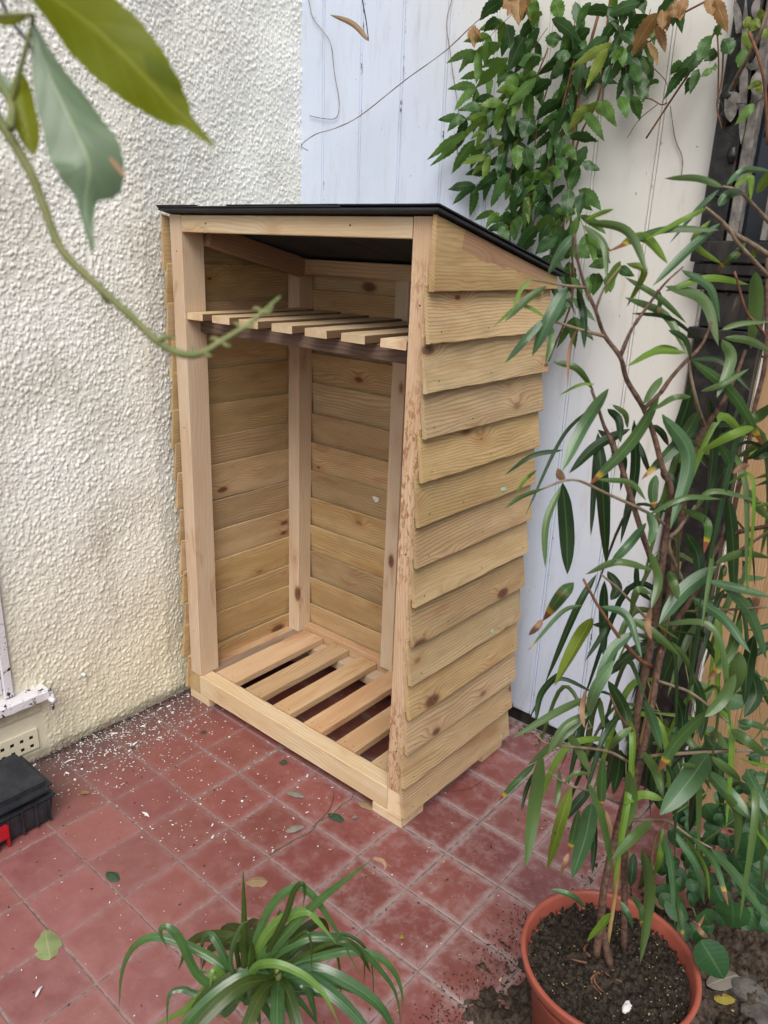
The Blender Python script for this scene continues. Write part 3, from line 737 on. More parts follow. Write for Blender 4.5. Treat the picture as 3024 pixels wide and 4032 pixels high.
# shelf
for (x0, x1) in ((-.203, -.136), (-.094, -.022), (.017, .090), (.140, .213), (.258, .331), (.375, .447), (.494, .567)):
    me = plank_mesh(.415, x1 - x0, .0185, seg=12, jit=.0006, ch=.0012)
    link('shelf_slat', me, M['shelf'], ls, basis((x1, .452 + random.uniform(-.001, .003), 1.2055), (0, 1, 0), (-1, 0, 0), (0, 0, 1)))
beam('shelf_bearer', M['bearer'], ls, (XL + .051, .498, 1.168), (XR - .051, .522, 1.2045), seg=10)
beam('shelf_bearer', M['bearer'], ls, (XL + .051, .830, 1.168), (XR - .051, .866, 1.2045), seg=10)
# rafters (inside of both sides) following the roof slope
for x in (XL + .012, XR - .04):
    L_ = .36; a = math.atan(.229)
    me = plank_mesh(L_, .055, .030, seg=8)
    link('rafter', me, M['rafter'], ls, basis((x + .03, .520, rz(.520) - .062), (0, math.cos(a), -math.sin(a)), (0, math.sin(a), math.cos(a)), (1, 0, 0)))
# lapped boards
zl = [1.330, 1.226, 1.125, 1.027, .929, .831, .731, .633, .531, .428, .333, .232, .136, .042]
for i, z in enumerate(zl):
    H = .118
    y0 = YF - .012 + random.uniform(-.004, .004) if i else YF - .014; y1 = .935 + random.uniform(-.003, .005)
    if i == 0:   # top board cut to the slope
        me = plank_mesh(y1 - y0, rz(y0) - z - .004, .013, .010, seg=16, jit=.0004, w2=rz(y1) - z - .004)
    else: me = plank_mesh(y1 - y0, H, .0108, .005, seg=22, jit=.0006, edge=.0007)
    t = .0135 / H
    if i == 0: t = .0
    link('side_board', me, M['clad'], ls, basis((.6320 if i else .631, y0, z + random.uniform(-.001, .001)), (0, 1, random.uniform(-.006, .006)), (-t, 0, 1), (1, 0, t)))
    me = plank_mesh(y1 - y0, H if i else rz(y1) - z - .006, .0125, .005, seg=14, jit=.0006, edge=.0007, w2=None if i else rz(y0) - z - .006)
    zz = z + random.uniform(-.012, .012)
    link('side_board', me, M['clad'], ls, basis((-.2665, y1, zz if i else z), (0, -1, random.uniform(-.01, .01) if i else 0), (t if i else .0, 0, 1), (-1, 0, t if i else .0)))
zl2 = [1.262 - .0985 * k for k in range(13)]
for i, z in enumerate(zl2):
    me = plank_mesh(.884, min(.116, 1.36 - z), .0125, .005, seg=22, jit=.0006, edge=.0008)
    t = .016 / .118
    link('back_board', me, M['clad'], ls, basis((.620, .945, z + random.uniform(-.003, .003)), (-1, 0, random.uniform(-.006, .006)), (0, -t, 1), (0, 1, t)))
# roof: two sheets butted with a lapped front edge strip in pieces
a = math.atan(.229); ca_, sa_ = math.cos(a), math.sin(a)
def roof_piece(name, x0, x1, y0, y1, dz, th):
    me = plank_mesh(x1 - x0, (y1 - y0) / ca_, th, seg=10, ch=.001, jit=.0003)
    return link(name, me, M['roof'], ls, basis((x0, y0, rz(y0) + dz), (1, 0, 0), (0, ca_, -sa_), (0, sa_, ca_)))
roof_piece('roof_sheet', -.266, .1875, .422, .955, .0, .0055); roof_piece('roof_sheet', .1885, .652, .422, .955, .0, .0055)
roof_piece('roof_felt', -.268, .395, .419, .958, .0060, .003); roof_piece('roof_felt', .385, .655, .4195, .958, .0092, .0028)
roof_piece('roof_felt', .02, .388, .4185, .70, .0094, .0026)
roof_piece('roof_felt', -.269, -.10, .4175, .60, .0093, .0024)
# paint smudges and nail heads on the boards
def smudge(P, nrm, sx, sy, mat):
    n = Vector(nrm).normalized(); u = n.cross(Vector((.1, .2, 1))).normalized(); v = n.cross(u)
    k = 14; V = [P]; 
    for i in range(k):
        a_ = 2 * math.pi * i / k; r_ = random.uniform(.6, 1.15); V.append(P + u * sx * r_ * math.cos(a_) + v * sy * r_ * math.sin(a_))
    F = [(0, i + 1, (i + 1) % k + 1) for i in range(k)]
    mesh('paint_smudge', V, F, mat, ls)
def bb_y(z):   # inner face of the back boards
    k = max(q for q in range(13) if True and zl2[q] >= 0) if False else None
    zz_ = [q for q in zl2 if q <= z]; b = max(zz_) if zz_ else zl2[-1]
    return .945 - (z - b) * .016 / .118 - .0015
for (px, py, sx, sy) in ((1290, 925, .014, .017), (1118, 1220, .011, .016), (1300, 930, .012, .010)):
    p = on(*ZI(px, py), 1, .935); p = on(*ZI(px, py), 1, bb_y(p.z)); smudge(p, (0, -1, 0), sx, sy, M['smudge'])
for (px, py, sx, sy) in ((1982, 1925, .016, .006), (1938, 2485, .007, .006), (1973, 2899, .006, .005)):
    p = on(px, py, 0, .643); b = max([q for q in zl if q <= p.z] or [zl[-1]]); p = on(px, py, 0, .6434 - (p.z - b) * .0155 / .118 + .0008); smudge(p, (1, 0, .12), sx, sy, M['mint'])
# nails in the side boards
nm = MB()
for z in zl[1:]:
    for y in (.462 + random.uniform(0, .01), .62 + random.uniform(-.1, .1), .90):
        V, F = tube_geo([(.6435, y, z + .024), (.6468 - .004 + .0018, y, z + .024)], (.0014, .0014), 6, 1); nm.add(V, F)
for x in (-.142, -.010, .119, .250, .380, .512):
    for y in (.512, .882):
        for dx in (-.016, .016):
            V, F = tube_geo([(x + dx, y, .0995), (x + dx, y, .1012)], (.0016, .0016), 6, 1); nm.add(V, F)
for (x, z) in ((-.23, .25), (-.232, .9), (-.228, 1.38), (.598, .22), (.596, .75), (.6, 1.30), (-.1, 1.45), (.4, 1.452)):
    V, F = tube_geo([(x, YF - .0008, z), (x, YF + .004, z)], (.0019, .0019), 8, 1); nm.add(V, F)
tag(nm.build('nail_heads', M['iron'], ls), kind='stuff')

# ------------------------------------------------------------------ tool box
tb = empty('toolbox', (-.13, -.27, 0), 'black plastic toolbox with red latch on the tiles below the window', 'toolbox')
def rbox(name, a, b, r, mat, parent, seg=3, taper=0):
    bm = bmesh.new(); bmesh.ops.create_cube(bm, size=1)
    a, b = Vector(a), Vector(b)
    for v in bm.verts:
        f = 1 - taper * (.5 - v.co.z)
        v.co = Vector(((a.x + b.x) / 2 + v.co.x * f * (b.x - a.x), (a.y + b.y) / 2 + v.co.y * f * (b.y - a.y), (a.z + b.z) / 2 + v.co.z * (b.z - a.z)))
    bmesh.ops.bevel(bm, geom=bm.edges[:], offset=r, segments=seg, affect='EDGES')
    me = bpy.data.meshes.new(name); bm.to_mesh(me); bm.free()
    return link(name, me, mat, parent, smooth=False)
rbox('body', (-.222, -.46, .001), (-.037, -.127, .078), .008, M['black'], tb, 3, .06)
rbox('lid_rim', (-.2265, -.464, .074), (-.0325, -.123, .080), .0025, M['black'], tb, 2)
lid = rbox('lid', (-.226, -.4635, .081), (-.0330, -.1235, .119), .016, M['black'], tb, 6)
rib = MB()
for k in range(9): rib.box((-.0425, -.145 - k * .034, .008), (-.0355, -.140 - k * .034, .074))
rib.build('ribs', M['black'], tb)
lt = rbox('latch', (-.036, -.285, .030), (-.022, -.248, .066), .003, M['red'], tb, 2)
m = MB(); m.box((-.034, -.284, .004), (-.026, -.278, .031)); m.box((-.034, -.255, .004), (-.026, -.249, .031)); m.build('latch_leg', M['red'], tb)

# ------------------------------------------------------------------ terracotta pot with the long leaved fig
pot = empty('terracotta_pot', (POT.x, POT.y, 0), 'round terracotta coloured plastic pot full of dark compost, at the bottom right', 'plant pot')
def lathe(name, prof, n, mat, parent, c):
    V, F = [], []
    for (r_, z) in prof:
        for i in range(n): a_ = 2 * math.pi * i / n; V.append((c[0] + r_ * math.cos(a_), c[1] + r_ * math.sin(a_), c[2] + z))
    for j in range(len(prof) - 1):
        for i in range(n): F.append((j * n + i, j * n + (i + 1) % n, (j + 1) * n + (i + 1) % n, (j + 1) * n + i))
    return mesh(name, V, F, mat, parent, None, True)
PR, PH = .152, .250
lathe('pot_wall', [(.095, .012), (.108, .012), (.132, .212), (.134, .219), (.1475, .2225), (.149, .232), (PR + .001, .246), (PR, PH), (PR - .006, PH + .001), (PR - .009, .246), (.138, .225), (.136, .20)], 72, M['terracotta'], pot, POT)
def compost_disc(c, rad, z, name, parent, seed):
    st = .003; n = int(rad * 2 / st); h = fftnoise(n, n, st, .03, .5, seed) * .0030 + fftnoise(n, n, st, .010, .45, seed + 1) * .0024
    xs = (np.arange(n) - n / 2) * st; X, Y = np.meshgrid(xs, xs, indexing='ij'); r_ = np.sqrt(X ** 2 + Y ** 2)
    h += .012 * np.exp(-(r_ / .05) ** 2) - .004
    V = np.stack([X + c[0], Y + c[1], h + z], -1).reshape(-1, 3); I = np.arange(n * n).reshape(n, n)
    F = np.stack([I[:-1, :-1], I[1:, :-1], I[1:, 1:], I[:-1, 1:]], -1).reshape(-1, 4)
    F = F[(r_[:-1, :-1].ravel() < rad)]
    mesh(name, V.tolist(), F.tolist(), M['compost'], parent, None, True)
compost_disc(POT, .1430, .227, 'compost', pot, 31)
def litter(name, n, sampler, size, mats, parent=None, kind='stuff', zlift=.001, label=None, flat=.35):
    mbs = MB()
    for i in range(n):
        p = sampler()
        if p is None: continue
        s_ = random.uniform(*size); a_ = random.uniform(0, 6.28); l_ = s_ * random.uniform(1, 2.6)
        u = Vector((math.cos(a_), math.sin(a_), random.uniform(-flat, flat))).normalized(); v = u.cross(Vector((random.uniform(-.5, .5), random.uniform(-.5, .5), 1))).normalized(); w_ = u.cross(v)
        P = Vector(p) + Vector((0, 0, zlift + abs(u.z) * l_ * .5))
        q = [P - u * l_ / 2 - v * s_ * .3, P + u * l_ / 2 - v * s_ * .45, P + u * l_ * .4 + v * s_ * .5, P - u * l_ * .5 + v * s_ * .25]
        t_ = w_ * min(.0006, s_ * .2)
        mbs.add([x + t_ for x in q] + [x - t_ for x in q], [(0, 1, 2, 3), (7, 6, 5, 4), (0, 4, 5, 1), (1, 5, 6, 2), (2, 6, 7, 3), (3, 7, 4, 0)])
    o = mbs.build(name, mats, parent); tag(o, label, None, None, kind); return o
def pot_pt():
    a_ = random.uniform(0, 6.28); r_ = .134 * math.sqrt(random.random()); return (POT.x + r_ * math.cos(a_), POT.y + r_ * math.sin(a_), .2270)
litter('bark_crumbs', 900, pot_pt, (.0012, .0035), M['compost'], pot, flat=1.2)
litter('wood_fibre', 170, pot_pt, (.0007, .0016), M['chip'], pot, flat=.5)
# roots and crown at the base of the stems
rt = [ZS(740, 600), ZS(700, 720), ZS(780, 800)]
fig = empty('long_leaf_fig', (POT.x, POT.y, .22), 'tall long leaved fig with brown stems and drooping narrow leaves growing in the terracotta pot', 'plant')
def br(pts, r, mat='bark', off=0.0, name='stem', n=None, z=Z4):
    P = []
    for q in pts:
        if len(q) == 4: zf, x, y, o_ = q; P.append(pl(*zf(x, y), o_))
        elif len(q) == 3: zf, x, y = q; P.append(pl(*zf(x, y), off))
        else: P.append(pl(*z(*q), off))
    return tube(name, P, r, M[mat], fig, 8, n, .06)
base = Vector((POT.x, POT.y, .22))
br([(ZS, 745, 610, 0), (ZS, 690, 300, 0), (Z5, 740, 1150, .0), (Z5, 800, 900, .01), (Z5, 880, 600, .02), (Z5, 900, 300, .02), (Z4, 880, 2000, .01), (Z4, 930, 1700, 0), (Z4, 960, 1450, -.01), (Z4, 985, 1250, -.01), (Z4, 1020, 1020, -.02), (Z4, 960, 850, -.03), (Z4, 910, 660, -.03), (Z4, 840, 480, -.04), (Z4, 740, 310, -.05), (Z4, 700, 170, -.06), (Z4, 600, 30, -.06), (Z3, 545, 1930, -.07), (Z3, 480, 1780, -.07), (Z3, 430, 1600, -.08), (Z3, 415, 1450, -.08)], (.0068, .0055, .0056, .0048, .0038, .0033, .0023, .0014))
br([(ZS, 660, 540, -.02), (ZS, 690, 300, -.02), (Z5, 720, 1250, -.02), (Z5, 790, 980, -.0), (Z5, 880, 700, .0), (Z5, 950, 450, .0), (Z5, 1000, 170, .02), (Z4, 960, 2000, .05), (Z4, 1060, 1800, .07), (Z4, 1160, 1640, .08), (Z4, 1250, 1440, .08), (Z4, 1370, 1240, .08), (Z4, 1430, 1000, .07), (Z4, 1490, 750, .06), (Z4, 1530, 500, .05), (Z4, 1600, 200, .04), (Z3, 1610, 1900, .03), (Z3, 1615, 1580, .03)], (.0066, .0054, .0050, .0046, .0040, .0036, .0032, .0026))
br([(ZS, 820, 500, .03), (ZS, 825, 200, .03), (Z5, 830, 1100, .03), (Z5, 880, 800, .04), (Z5, 960, 420, .05), (Z4, 1030, 1480, .05), (Z4, 1130, 860, .04), (Z4, 1210, 640, .03), (Z4, 1330, 460, .02), (Z4, 1420, 280, .02), (Z4, 1480, 120, .02)], (.006, .0055, .005, .005, .0045, .003, .002), 'bark')
br([(Z4, 1120, 1640, .03), (Z4, 1000, 1340, .0), (Z4, 1060, 1240, .0), (Z4, 1170, 1090, 0)], (.003, .003, .002), 'twig')
br([(Z4, 985, 1215, -.01), (Z4, 860, 1130, -.03), (Z4, 600, 1010, -.06), (Z4, 400, 930, -.08), (Z4, 180, 1000, -.09)], (.0026, .0022, .0018, .0012), 'twig')
br([(Z4, 920, 1500, .0), (Z4, 860, 1340, -.02), (Z4, 780, 1090, -.03), (Z4, 720, 890, -.03), (Z4, 650, 700, -.03), (Z4, 600, 600, -.03), (Z4, 560, 480, -.04), (Z4, 520, 370, -.04)], (.0045, .004, .0035, .0025, .002), 'bark')
br([(Z4, 890, 2090, .0), (Z4, 820, 2050, -.03), (Z4, 700, 1920, -.06), (Z4, 570, 1730, -.08), (Z4, 470, 1550, -.09)], (.0035, .003, .0022, .0018), 'redtwig')
br([(Z4, 900, 1830, .0), (Z4, 850, 1780, -.02), (Z4, 700, 1620, -.05), (Z4, 580, 1520, -.06)], (.0028, .002, .0015), 'twig')
br([(Z3, 600, 2090, -.06), (Z3, 480, 2060, -.07), (Z3, 290, 2000, -.08)], (.0026, .002, .0015), 'twig')
br([(Z3, 480, 1790, -.07), (Z3, 350, 1775, -.09), (Z3, 150, 1740, -.10)], (.002, .0015, .001), 'twig')
br([(Z3, 545, 1930, -.07), (Z3, 600, 1790, -.08), (Z3, 700, 1660, -.08)], (.002, .0012, .001), 'twig')
br([(Z4, 700, 160, -.06), (Z3, 770, 2050, -.06), (Z3, 880, 1890, -.06), (Z3, 980, 1760, -.07), (Z3, 1090, 1660, -.07)], (.0028, .0022, .0015, .001), 'bark')
br([(Z4, 950, 390, -.03), (Z4, 1020, 290, -.03), (Z4, 1110, 190, -.03), (Z4, 1200, 100, -.02), (Z3, 1270, 2000, -.02)], (.003, .0025, .0018), 'bark')
br([(Z4, 845, 490, -.03), (Z4, 950, 390, -.03)], (.003, .0028), 'bark')
br([(Z3, 1618, 1585, .03), (Z3, 1500, 1510, .01), (Z3, 1400, 1450, .0), (Z3, 1320, 1370, -.01), (Z3, 1230, 1290, -.02)], (.0038, .0035, .003, .0015), 'twig')
br([(Z3, 1618, 1720, .03), (Z3, 1500, 1590, .0), (Z3, 1420, 1500, -.01), (Z3, 1380, 1420, -.01)], (.003, .0028, .0018), 'twig')
br([(Z3, 1640, 1400, .05), (Z3, 1530, 1280, .03), (Z3, 1440, 1190, .02), (Z3, 1340, 1160, .01)], (.003, .0024, .0014), 'twig')
br([(Z3, 1618, 2110, .04), (Z3, 1540, 2010, .02), (Z3, 1480, 1930, .01), (Z3, 1410, 1690, 0)], (.0025, .002, .0014), 'redtwig')
br([(Z4, 1370, 1275, .08), (Z4, 1480, 1245, .06), (Z4, 1640, 1215, .03)], (.0042, .0038, .003), 'bark')
br([(Z4, 1410, 1390, .07), (Z4, 1520, 1320, .05), (Z4, 1640, 1240, .03)], (.0025, .0022, .002), 'twig')
br([(Z4, 1110, 1750, .07), (Z4, 1350, 1740, .03), (Z4, 1640, 1720, -.02)], (.0022, .002, .0016), 'twig')
br([(Z4, 1225, 600, .03), (Z4, 1180, 470, .0), (Z4, 1140, 300, -.01), (Z4, 1125, 190, -.01)], (.0028, .0024, .0016), 'twig')
br([(Z5, 870, 605, .0), (Z5, 730, 530, -.03), (Z5, 500, 500, -.07), (Z5, 370, 480, -.09), (Z5, 300, 420, -.09)], (.0026, .0022, .0017, .0012), 'twig')
br([(Z5, 880, 420, .0), (Z5, 800, 330, -.03), (Z5, 740, 200, -.04)], (.0025, .002, .0015), 'redtwig')
br([(Z5, 950, 560, .01), (Z5, 1100, 545, .0), (Z5, 1400, 530, -.02), (Z5, 1640, 520, -.03)], (.0032, .0028, .0022), 'twig')
br([(Z5, 1020, 120, .02), (Z5, 1110, 150, .0), (Z5, 1230, 200, -.03), (Z5, 1440, 370, -.05)], (.0026, .0024, .0015), 'twig')
br([(Z5, 840, 930, .0), (Z5, 1000, 925, -.03), (Z5, 1090, 940, -.05), (Z5, 1200, 1020, -.07), (Z5, 1330, 1090, -.08)], (.0030, .0028, .002, .0012), 'twig')
br([(Z5, 800, 830, 0), (Z5, 620, 760, -.05), (Z5, 490, 720, -.07), (Z5, 370, 640, -.09)], (.0024, .002, .0012), 'twig')
tube('cane', [pl(*ZS(712, 560), .03), pl(*Z5(880, 700), .045), pl(*Z4(960, 1950), .05), pl(*Z4(1066, 1440), .06)], (.0036, .0036), M['bamboo'], fig, 8)
for k in range(3):
    c = pl(*Z5(905, 530 + k * 9), .01); tube('tie', [c + Vector((.018 * math.cos(a_), .018 * math.sin(a_), .002 * k)) for a_ in np.linspace(0, 6.2, 9)], .0008, M['wire'], fig, 5)
for k in range(7):   # surface roots
    a_ = random.uniform(0, 6.28); tube('root', [pl(*ZS(720, 620), 0) + Vector((0, 0, .006)), Vector((POT.x - .02 + .03 * math.cos(a_), POT.y - .02 + .03 * math.sin(a_), .232)), Vector((POT.x + .06 * math.cos(a_), POT.y + .06 * math.sin(a_), .222))], (.003, .0018, .0006), M['redtwig'], fig, 6)

def fl(zf, a, b, c, wpx, mat='fig', off=-.05, sc_=1.58, bow=None, roll=None, fold=None, n=14, prof=prof_lance):
    """one fig leaf traced from three points; it lies between two depths so that it truly crosses space"""
    d1 = random.uniform(-.02, .02); d2 = random.uniform(-.045, .03)
    P = [pl(*zf(*a), off), pl(*zf(*b), off + d1), pl(*zf(*c), off + d2)]
    k = (P[1] - CAM).length / FPX / sc_
    return leaf('leaf', P, wpx * k * 1.02, M[mat], fig, n=n, roll=random.uniform(-.55, .55) if roll is None else roll, fold=random.uniform(.12, .4) if fold is None else fold, prof=prof, twist=random.uniform(-.5, .5))
F4 = [((625,365),(470,600),(335,880),75,'figb'),((940,415),(760,700),(500,970),70,'figt'),((960,525),(1130,800),(1010,1240),85,'figb'),((1190,500),(1080,680),(830,930),75,'figt'),
((340,950),(365,1250),(370,1520),92,'figd'),((330,970),(240,1200),(232,1480),45,'fig'),((560,640),(590,1000),(610,1460),80,'figd'),((545,700),(530,1000),(515,1280),40,'figd'),
((785,560),(790,900),(700,1330),58,'figd'),((760,615),(550,720),(380,890),60,'figd'),((1110,140),(920,130),(740,225),40,'figp'),((960,290),(900,370),(840,465),50,'fig'),
((1140,415),(1030,420),(900,500),35,'fig'),((280,195),(430,240),(535,380),40,'fig'),((540,335),(440,340),(320,405),22,'figp'),((340,745),(150,780),(-20,900),35,'figd'),
((520,480),(330,680),(110,1150),22,'figd'),((180,870),(110,930),(40,1030),20,'figp'),((220,985),(80,1040),(-20,1110),30,'fig'),((410,1570),(330,1650),(215,1810),78,'figt'),
((460,1710),(330,1760),(120,2000),26,'figt'),((525,1790),(430,1960),(290,2215),98,'figy'),((550,1520),(420,1750),(230,2200),42,'figd'),((880,1370),(940,1550),(890,1740),52,'fig'),
((1300,1470),(1100,1620),(940,1830),90,'figb'),((900,1490),(680,1440),(480,1520),44,'fig'),((1140,185),(1400,400),(1600,740),58,'figt'),((1000,0),(1100,60),(1140,200),45,'figb'),
((1330,60),(1390,180),(1300,420),60,'fig'),((1540,600),(1400,650),(1190,760),50,'figp'),((1310,700),(1360,780),(1400,890),52,'figt'),((1080,1110),(1240,1200),(1220,1390),45,'figt'),
((1340,1590),(1500,1750),(1610,2050),60,'figb'),((1290,1450),(1450,1390),(1640,1420),46,'fig'),((1140,1660),(1350,1800),(1510,2010),55,'figb'),((1450,1790),(1380,2000),(1240,2180),60,'figt'),
((1530,1900),(1490,2100),(1470,2330),75,'figd'),((1370,1050),(1400,1300),(1410,1700),70,'figd'),((1250,420),(1275,750),(1220,1200),62,'figd'),((870,1130),(905,1230),(880,1330),56,'figb'),
((870,1150),(1100,1040),(1330,1050),36,'fig'),((580,1720),(740,1780),(835,2040),46,'figb'),((760,1790),(900,1880),(1080,2040),50,'fig'),((960,1930),(780,2000),(620,2150),72,'figd'),
((780,1880),(650,1990),(540,2210),62,'figb'),((1110,1600),(1080,1850),(950,2230),110,'figd'),((1040,950),(960,1080),(880,1120),60,'figd'),((620,490),(690,560),(700,700),46,'figd'),
((650,465),(730,520),(745,610),34,'fig'),((860,1200),(740,1350),(640,1450),52,'figb'),((1000,1500),(1030,1580),(1060,1680),50,'fig'),((800,1440),(810,1600),(900,1690),34,'figd'),
((890,1640),(800,1620),(760,1790),40,'fig'),((1130,180),(1330,190),(1510,380),36,'figd'),((1150,330),(1100,520),(1020,700),75,'figd'),((1200,380),(1340,330),(1500,240),34,'fig'),
((1160,1120),(1280,1000),(1618,1080),38,'fig'),((920,900),(900,1000),(910,1110),60,'figt'),((950,880),(1010,930),(1040,1010),55,'figd'),((560,930),(760,950),(860,1060),34,'fig'),
((560,620),(650,700),(660,800),44,'figd'),((820,700),(850,800),(890,900),34,'figd'),((900,590),(960,640),(1000,720),40,'figd'),((1040,760),(1050,840),(1040,930),30,'figd'),
((640,780),(720,800),(700,1000),40,'figd'),((1110,1270),(1180,1400),(1190,1560),70,'figd'),((1480,980),(1560,1100),(1640,1180),50,'fig'),((1510,780),(1580,770),(1640,730),60,'figd'),
((1480,560),(1560,540),(1640,460),60,'fig'),((1250,1560),(1420,1600),(1640,1660),50,'figb'),((620,1500),(680,1600),(640,1680),60,'figd'),((600,1560),(600,1800),(600,2050),60,'figd'),
((530,1830),(600,1860),(480,2060),34,'figd'),((1440,2000),(1420,2150),(1330,2300),90,'fig'),((1180,1850),(1240,1950),(1300,2060),40,'figd')]
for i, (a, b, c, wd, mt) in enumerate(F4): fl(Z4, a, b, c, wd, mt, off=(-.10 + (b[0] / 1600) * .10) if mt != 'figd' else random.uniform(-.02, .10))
F3 = [((405,1460),(330,1560),(245,1710),60,'figb'),((475,1380),(740,1440),(870,1700),50,'fig'),((465,1400),(600,1520),(615,1740),45,'fig'),((480,1370),(570,1330),(660,1300),26,'figp'),
((695,1525),(850,1480),(995,1640),55,'figp'),((1310,1430),(950,1430),(610,1570),45,'figt'),((1240,1295),(1100,1360),(860,1490),30,'figp'),((1320,1390),(1120,1560),(900,1780),50,'figb'),
((1310,1180),(1170,1310),(1005,1515),35,'figb'),((1340,1165),(1180,1110),(975,1110),35,'fig'),((1360,1150),(1470,1060),(1640,1065),32,'figb'),((1410,1160),(1510,1100),(1510,1250),34,'figp'),
((1310,1280),(1370,1210),(1470,1195),48,'figb'),((1545,1200),(1590,1130),(1640,1060),50,'figp'),((1260,1370),(1160,1510),(1340,1650),36,'figp'),((1480,1510),(1400,1600),(1300,1680),42,'figt'),
((700,1625),(640,1730),(605,1830),50,'figp'),((740,1640),(850,1690),(740,1910),40,'figy'),((730,1725),(940,1850),(1110,2010),35,'fig'),((980,1780),(1220,1870),(1310,2150),60,'fig'),
((1080,1680),(1260,1790),(1320,2010),45,'figb'),((980,1810),(1250,1730),(1500,1770),40,'figp'),((1540,1690),(1545,1880),(1510,2170),75,'fig'),((730,1850),(980,1960),(1120,2210),45,'fig'),
((770,1950),(1000,1980),(1200,2120),26,'figd'),((370,1780),(270,1960),(150,2215),78,'figb'),((240,1780),(110,1870),(-20,2000),44,'fig'),((240,1975),(80,1900),(-90,2030),26,'figp'),
((230,1980),(110,2110),(-20,2260),50,'figb'),((265,2020),(270,2120),(235,2270),42,'fig'),((430,1790),(470,1950),(475,2170),46,'figd'),((340,1870),(380,1880),(420,1960),22,'figb'),
((1330,2050),(1450,2010),(1640,2000),36,'fig'),((1350,2100),(1500,2120),(1640,2190),42,'fig'),((860,2215),(950,2170),(1060,2170),40,'figp'),((150,1740),(80,1800),(30,1930),26,'figp'),
((930,1800),(945,1870),(935,1950),28,'figt'),((1520,1540),(1530,1600),(1540,1590),24,'figp')]
for i, (a, b, c, wd, mt) in enumerate(F3): fl(Z3, a, b, c, wd, mt, off=-.10 + (b[0] / 1600) * .12)
F5 = [((345,545),(300,850),(250,1205),72,'fig'),((515,740),(450,950),(375,1215),60,'figy'),((615,715),(700,920),(760,1240),50,'fig'),((635,830),(600,1020),(520,1270),88,'figb'),
((305,600),(200,700),(90,820),36,'figt'),((850,640),(860,820),(820,1000),70,'fig'),((1050,810),(930,780),(820,835),42,'figp'),((1310,540),(1200,700),(1030,900),115,'figb'),
((1310,290),(1130,470),(1020,650),62,'figt'),((985,930),(870,1040),(750,1160),54,'fig'),((930,1095),(965,1350),(915,1765),62,'fig'),((1050,1010),(1100,1200),(1120,1540),46,'figb'),
((1050,980),(1030,1150),(990,1260),30,'figp'),((1210,1020),(1350,1180),(1430,1430),32,'figt'),((1330,1100),(1480,1260),(1680,1540),42,'figb'),((1300,640),(1430,780),(1570,930),72,'figb'),
((1530,630),(1600,760),(1680,920),60,'figb'),((610,215),(430,300),(170,455),42,'fig'),((600,330),(420,480),(260,610),42,'fig'),((480,400),(560,520),(630,660),46,'fig'),
((440,70),(340,200),(310,360),36,'figd'),((700,570),(690,750),(690,850),50,'figt'),((870,390),(790,450),(730,530),40,'fig'),((630,740),(560,820),(440,960),50,'figd'),
((560,870),(530,1000),(500,1120),42,'figt'),((640,860),(650,1050),(640,1240),36,'figd'),((740,1470),(690,1550),(610,1635),46,'figp'),((800,1400),(840,1480),(870,1560),36,'figb'),
((870,1370),(920,1450),(920,1550),30,'figt'),((1170,1020),(1290,1200),(1320,1400),22,'figp'),((1480,355),(1570,370),(1680,410),36,'figb'),((1100,1250),(1140,1450),(1165,1620),30,'figt'),
((730,120),(830,300),(850,490),62,'figd'),((600,250),(560,480),(610,700),50,'figd'),((720,330),(760,520),(700,800),64,'figd'),((800,520),(790,640),(760,780),60,'figd'),
((640,300),(480,380),(370,560),44,'fig'),((760,0),(650,180),(610,330),70,'figb'),((940,230),(1000,380),(1040,520),50,'figb'),((930,530),(1010,650),(1050,800),48,'fig'),
((1030,560),(1010,760),(1060,900),70,'figd'),((1120,180),(1160,330),(1150,480),64,'figd'),((1240,100),(1290,300),(1270,470),70,'figd'),((1290,430),(1370,560),(1380,760),62,'figd'),
((1180,540),(1230,760),(1200,1000),66,'figd'),((1470,80),(1390,230),(1290,330),60,'fig'),((1560,60),(1590,200),(1520,330),70,'figd'),((1400,760),(1480,900),(1470,1150),44,'fig'),
((1440,400),(1540,470),(1660,560),50,'fig'),((1330,560),(1430,640),(1500,700),44,'fig'),((960,1130),(940,1250),(900,1330),52,'figd'),((880,1120),(870,1230),(860,1320),46,'figd'),
((620,660),(540,660),(470,720),26,'fig'),((400,1330),(520,1370),(600,1440),30,'figb'),((310,640),(260,740),(225,880),24,'figd'),((450,640),(440,760),(420,860),30,'fig'),
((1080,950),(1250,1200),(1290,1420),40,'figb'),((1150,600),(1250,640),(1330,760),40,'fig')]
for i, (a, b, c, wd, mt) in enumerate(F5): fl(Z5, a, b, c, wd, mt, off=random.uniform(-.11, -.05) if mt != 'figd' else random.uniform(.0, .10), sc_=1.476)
for (zf, a, b, c, wd, s_) in ((Z4, (890,1730), (870,1830), (890,1925), 34, 1.58), (Z4, (430,-10), (385,130), (372,350), 30, 1.58), (Z4, (300,880), (330,900), (360,930), 60, 1.58), (Z4, (1400,890), (1460,850), (1500,842), 34, 1.58),
        (Z5, (600,170), (580,290), (590,390), 34, 1.476), (Z5, (590,380), (610,395), (650,385), 12, 1.476), (Z5, (500,1120), (480,1180), (452,1255), 28, 1.476), (Z5, (1290,1480), (1250,1540), (1235,1520), 20, 1.476),
        (Z5, (1225,1510), (1270,1580), (1310,1610), 24, 1.476), (Z4, (215,1800), (180,1850), (130,1900), 40, 1.58), (Z5, (715,870), (740,960), (745,1040), 22, 1.476)):
    o = fl(zf, a, b, c, wd, 'dry', off=-.09, sc_=s_, roll=random.uniform(-1, 1)); o['label'] = 'dry curled leaf end'
